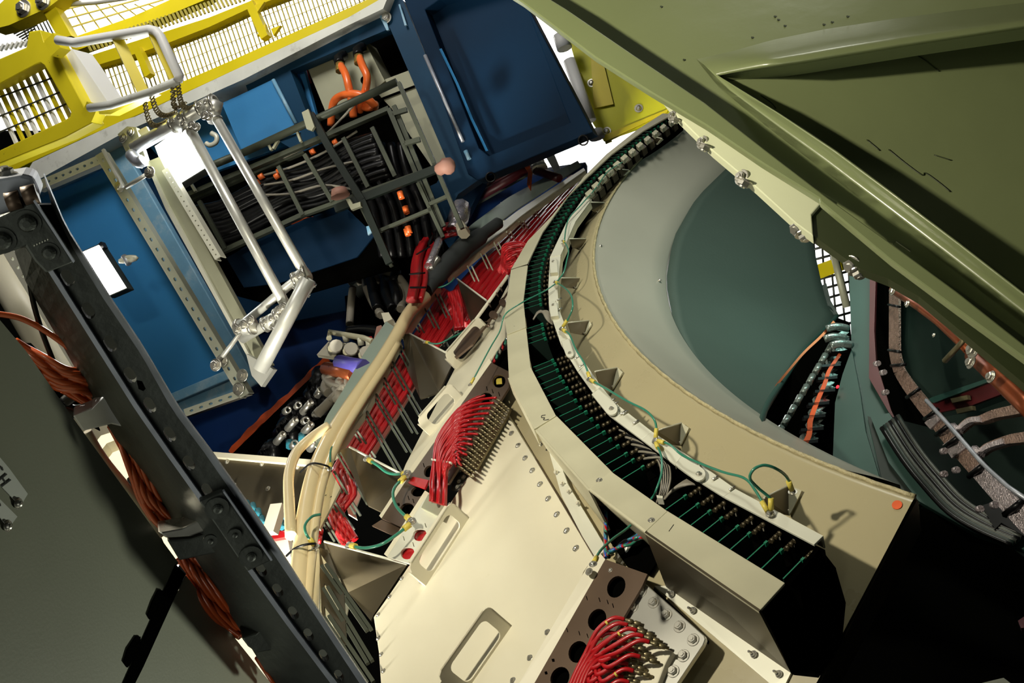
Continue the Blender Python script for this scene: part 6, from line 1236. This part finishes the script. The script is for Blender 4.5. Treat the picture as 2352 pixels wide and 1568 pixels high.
# mid bracket and cross bars
mb_ = thing('splice_bracket', PP.at(540, 1210, .03), 'dark plate with recessed bolts across the middle of the slotted post', 'bracket')
MB().plate(PP, [(458, 1152), (512, 1130), (622, 1288), (568, 1313)], .02, .03).build('bracket_plate', 'galv', mb_, bevel=.003)
lip(MB(), [(512, 1130), (622, 1288)], [(516, 1128), (626, 1286)], .034, .034, .01).build('bright_edge', 'galvl', mb_)
for x, y in [(498, 1165), (575, 1275), (538, 1226), (482, 1240)]:
    b = MB(); c3 = PP.at(x, y, .031); r_ = .022 if x in (498, 575) else .013; b.tube([c3, c3+PP.n*.006], r_, 16); b.build('bolt_recess', 'galv', mb_); hw('dark', c3+PP.n*.004, PP.n, r_*.45, mb_)
for pts, off, m_, nm_, lab in [([(166, 955), (212, 937), (246, 902), (262, 935), (300, 985), (255, 975), (215, 985), (190, 991)], -.10, 'galvl', 'cross_arm', 'upper grey cross arm reaching left from the slotted post'), ([(362, 1222), (420, 1212), (470, 1190), (482, 1182), (492, 1212), (440, 1232), (380, 1236)], -.06, 'bolt', 'cross_arm', 'shiny middle cross arm under the splice bracket'),
    ([(383, 1240), (440, 1236), (500, 1216), (545, 1262), (470, 1276), (412, 1288)], -.07, 'galv', 'cross_arm', 'dark middle cross arm just under the shiny one'), ([(555, 1466), (590, 1455), (625, 1425), (680, 1462), (650, 1490), (590, 1500), (570, 1486)], -.10, 'galv', 'cross_arm', 'lowest dark cross arm near the bottom edge')]:
    tag(MB().plate(PP, pts, .05, off).build(nm_, m_, bevel=.004), lab, 'cross arm', 'cross arms of the post')
# fibre bundles (a bit behind the post)
PF = Pl(*[PP.at(*p, -.20) for p in [(155, 638), (779, 1551), (600, 700)]])
def bundle(paths, n, lab, r=.0058, m_='fibre', surf=PF, seed=1):
    t_ = thing('fibre_bundle', surf.at(*paths[0][0][:2]), lab, 'cable bundle', 'orange fibre bundles'); rr = random.Random(seed)
    for k in range(n):
        f_ = k/(n-1)-.5; pts = []
        for i, (a, w_, z) in enumerate(paths):
            pts.append(surf.at(a[0]+w_[0]*f_+rr.uniform(-1.5, 1.5), a[1]+w_[1]*f_+rr.uniform(-1.5, 1.5), z+.03*math.sin(k*1.9+i)))
        b = MB(); b.tube(pts, r, 6, smooth=5); b.build('fibre', m_, t_)
    return t_
bundle([((38, 792), (10, 22), 0), ((90, 838), (-14, 42), .02), ((140, 868), (-16, 46), .03), ((190, 876), (-8, 44), .03), ((240, 898), (-8, 36), .0), ((275, 925), (-10, 30), -.03)], 20, 'orange fibre bundle entering from the left edge behind the post', seed=1)
bundle([((150, 872), (-16, 46), .0), ((200, 915), (-10, 16), .0), ((240, 935), (-8, 16), 0)], 6, 'small orange strands below the main bundle at the upper cross arm', seed=5)
bundle([((283, 975), (40, -6), 0), ((302, 1030), (40, -4), .02), ((325, 1090), (46, -8), .03), ((345, 1140), (48, -18), .03), ((375, 1180), (40, -40), .02), ((410, 1212), (36, -40), 0)], 20, 'orange fibre bundle between the upper and middle cross arms', seed=2)
bundle([((258, 975), (14, -4), 0), ((300, 1060), (8, -4), .0), ((330, 1120), (14, -8), 0), ((362, 1180), (18, -10), 0), ((385, 1212), (18, -8), 0)], 5, 'thin stray orange strands beside the cabinet edge', .0045, seed=3)
bundle([((470, 1275), (50, -10), 0), ((505, 1320), (56, -16), .02), ((540, 1370), (44, -20), .02), ((568, 1410), (34, -16), .02), ((600, 1450), (26, -14), 0)], 16, 'right orange bundle below the middle cross arm', seed=4)
bundle([((425, 1278), (34, -8), .0), ((455, 1330), (36, -14), .02), ((495, 1390), (34, -20), .02), ((530, 1430), (30, -20), .0), ((560, 1455), (22, -16), .0)], 14, 'left orange bundle below the middle cross arm', seed=6)
bundle([((620, 1500), (60, -20), 0), ((650, 1545), (60, -24), .02), ((690, 1600), (60, -30), .0)], 14, 'orange bundle at the bottom edge below the lowest cross arm', seed=7)
b = MB(); b.tube([PF.at(x, y, .05) for x, y in [(-10, 720), (45, 730), (96, 755), (155, 796), (195, 836), (222, 870), (235, 900)]], .0055, 7, smooth=5); tag(b.build('orange_fibre', 'fibre'), 'single orange fibre arching in from the left edge', 'cable')
b = MB(); b.tube([PF.at(x, y, .04) for x, y in [(58, 545), (64, 610), (76, 690), (98, 765), (124, 832)]], .005, 7, smooth=5); tag(b.build('black_string', 'black'), 'thin black string hanging behind the post head', 'string')
for pa, lab in [([(148, 925), (175, 905), (205, 905), (228, 920)], 'upper of two black cable loops left of the upper cross arm'), ([(145, 935), (170, 945), (200, 940)], 'lower of two black cable loops left of the upper cross arm')]:
    b = MB(); b.tube([PF.at(x, y, -.1) for x, y in pa], .014, 8, smooth=4); tag(b.build('black_loop', 'black'), lab, 'cable')
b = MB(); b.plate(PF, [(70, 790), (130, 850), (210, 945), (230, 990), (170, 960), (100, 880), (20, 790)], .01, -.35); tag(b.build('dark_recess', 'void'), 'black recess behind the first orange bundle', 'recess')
b = MB(); b.tube([PF.at(x, y, .0) for x, y in [(200, 990), (222, 1030), (250, 1070), (300, 1130), (345, 1190), (370, 1230)]], .009, 7, smooth=4); tag(b.build('pale_cable', 'grey'), 'pale thin cable along the cabinet edge', 'cable')
# cream hopper behind the bundles
PHp = Pl((215, 1010, 3.6), (300, 990, 3.6), (440, 1200, 3.2))
t_ = thing('cream_hopper', PHp.at(330, 1080), 'cream rounded housing seen between the cabinet and the post', 'housing')
ra('front_sheet', [(208, 1030), (232, 1000), (278, 985), (345, 1045), (450, 1205), (520, 1300), (600, 1440), (640, 1520), (700, 1600), (560, 1600), (440, 1400), (372, 1236), (300, 1120), (240, 1060)], 'cream', t_, .05, 0, PHp)
ra('rim_band', [(208, 1030), (232, 1000), (278, 985), (290, 1000), (245, 1018), (222, 1048)], 'cream', t_, .05, .05, PHp)
b = MB(); b.tube([PHp.at(305, 1100, .04), PHp.at(312, 1135, .04)], .02, 8); b.build('black_knob', 'black', t_)
# white light clutter behind the lower bundle
for i, (x, y) in enumerate([(540, 1430), (556, 1438), (574, 1400)]):
    b = MB(); b.tube([PF.at(x-5, y+4, -.1), PF.at(x+6, y-5, -.1)], .018, 8); tag(b.build('white_fitting', 'white'), 'small white fitting glinting behind the lower orange bundles', 'fitting', 'white fittings')
# =====================================================================  CABINET
CP = Pl((0, 735, 1.50), (406, 1290, 1.92), (0, 1568, 1.45))
cb = thing('grey_green_cabinet', CP.at(150, 1150), 'dark grey green cabinet filling the lower left corner', 'cabinet')
ra('upper_door', [(-60, 660), (0, 735), (60, 806), (166, 957), (290, 1128), (410, 1292), (404, 1302), (288, 1590), (-60, 1650)], 'cabinet', cb, .25, 0, CP)
ra('lower_door', [(428, 1322), (520, 1440), (625, 1572), (660, 1620), (270, 1620)], 'cabinet', cb, .25, -.01, CP)
ra('seam', [(404, 1296), (426, 1318), (330, 1530), (285, 1620), (262, 1620)], 'void', cb, .02, .002, CP)
ra('door_edge', [(412, 1296), (428, 1318), (420, 1334), (404, 1312)], 'galvl', cb, .04, -.01, CP)
for pts in [[q1(745, 1130), q1(765, 1135), q1(768, 1170), q1(740, 1240), q1(705, 1270), q1(694, 1250), q1(715, 1190)], [q1(640, 1350), q1(660, 1350), q1(660, 1385), q1(635, 1450), q1(600, 1495), q1(582, 1470), q1(600, 1410)]]:
    o = ra('latch_slot', pts, 'void', cb, .02, .003, CP)
# printed label
ra('paper_label', [(-30, 1030), (0, 1050), (22, 1076), (64, 1134), (47, 1162), (8, 1122), (-30, 1080)], 'paper', cb, .001, .002, CP)
ra('paper_label', [(-30, 1125), (0, 1146), (40, 1186), (20, 1213), (-6, 1180), (-30, 1160)], 'paper', cb, .001, .002, CP)
def letter(strokes, par):
    for (a, c) in strokes:
        d = nrm(np.array(c)-np.array(a)); n2 = np.array([-d[1], d[0]])*1.7
        ra('printed_stroke', [tuple(np.array(a)+n2), tuple(np.array(c)+n2), tuple(np.array(c)-n2), tuple(np.array(a)-n2)], 'ink', par, .0005, .0032, CP)
letter([(q1(8, 640), q1(52, 620)), (q1(12, 600), q1(30, 632)) , (q1(0, 612), q1(24, 590))][:0], cb)
letter([((4, 1117), (25, 1101)), ((-3, 1104), (16, 1088)), ((5, 1096), (15, 1110))], cb)      # H
letter([((-8, 1092), (-12, 1084)), ((-12, 1084), (-6, 1076)), ((-6, 1076), (4, 1072)), ((4, 1072), (7, 1080))], cb)   # C
letter([((-6, 1150), (0, 1156)), ((0, 1156), (1, 1162))], cb)
for x, y in [(42, 1156), (18, 1208)]: hw('dome', CP.at(x, y, .002), CP.n, .006, cb, 'label_pin')
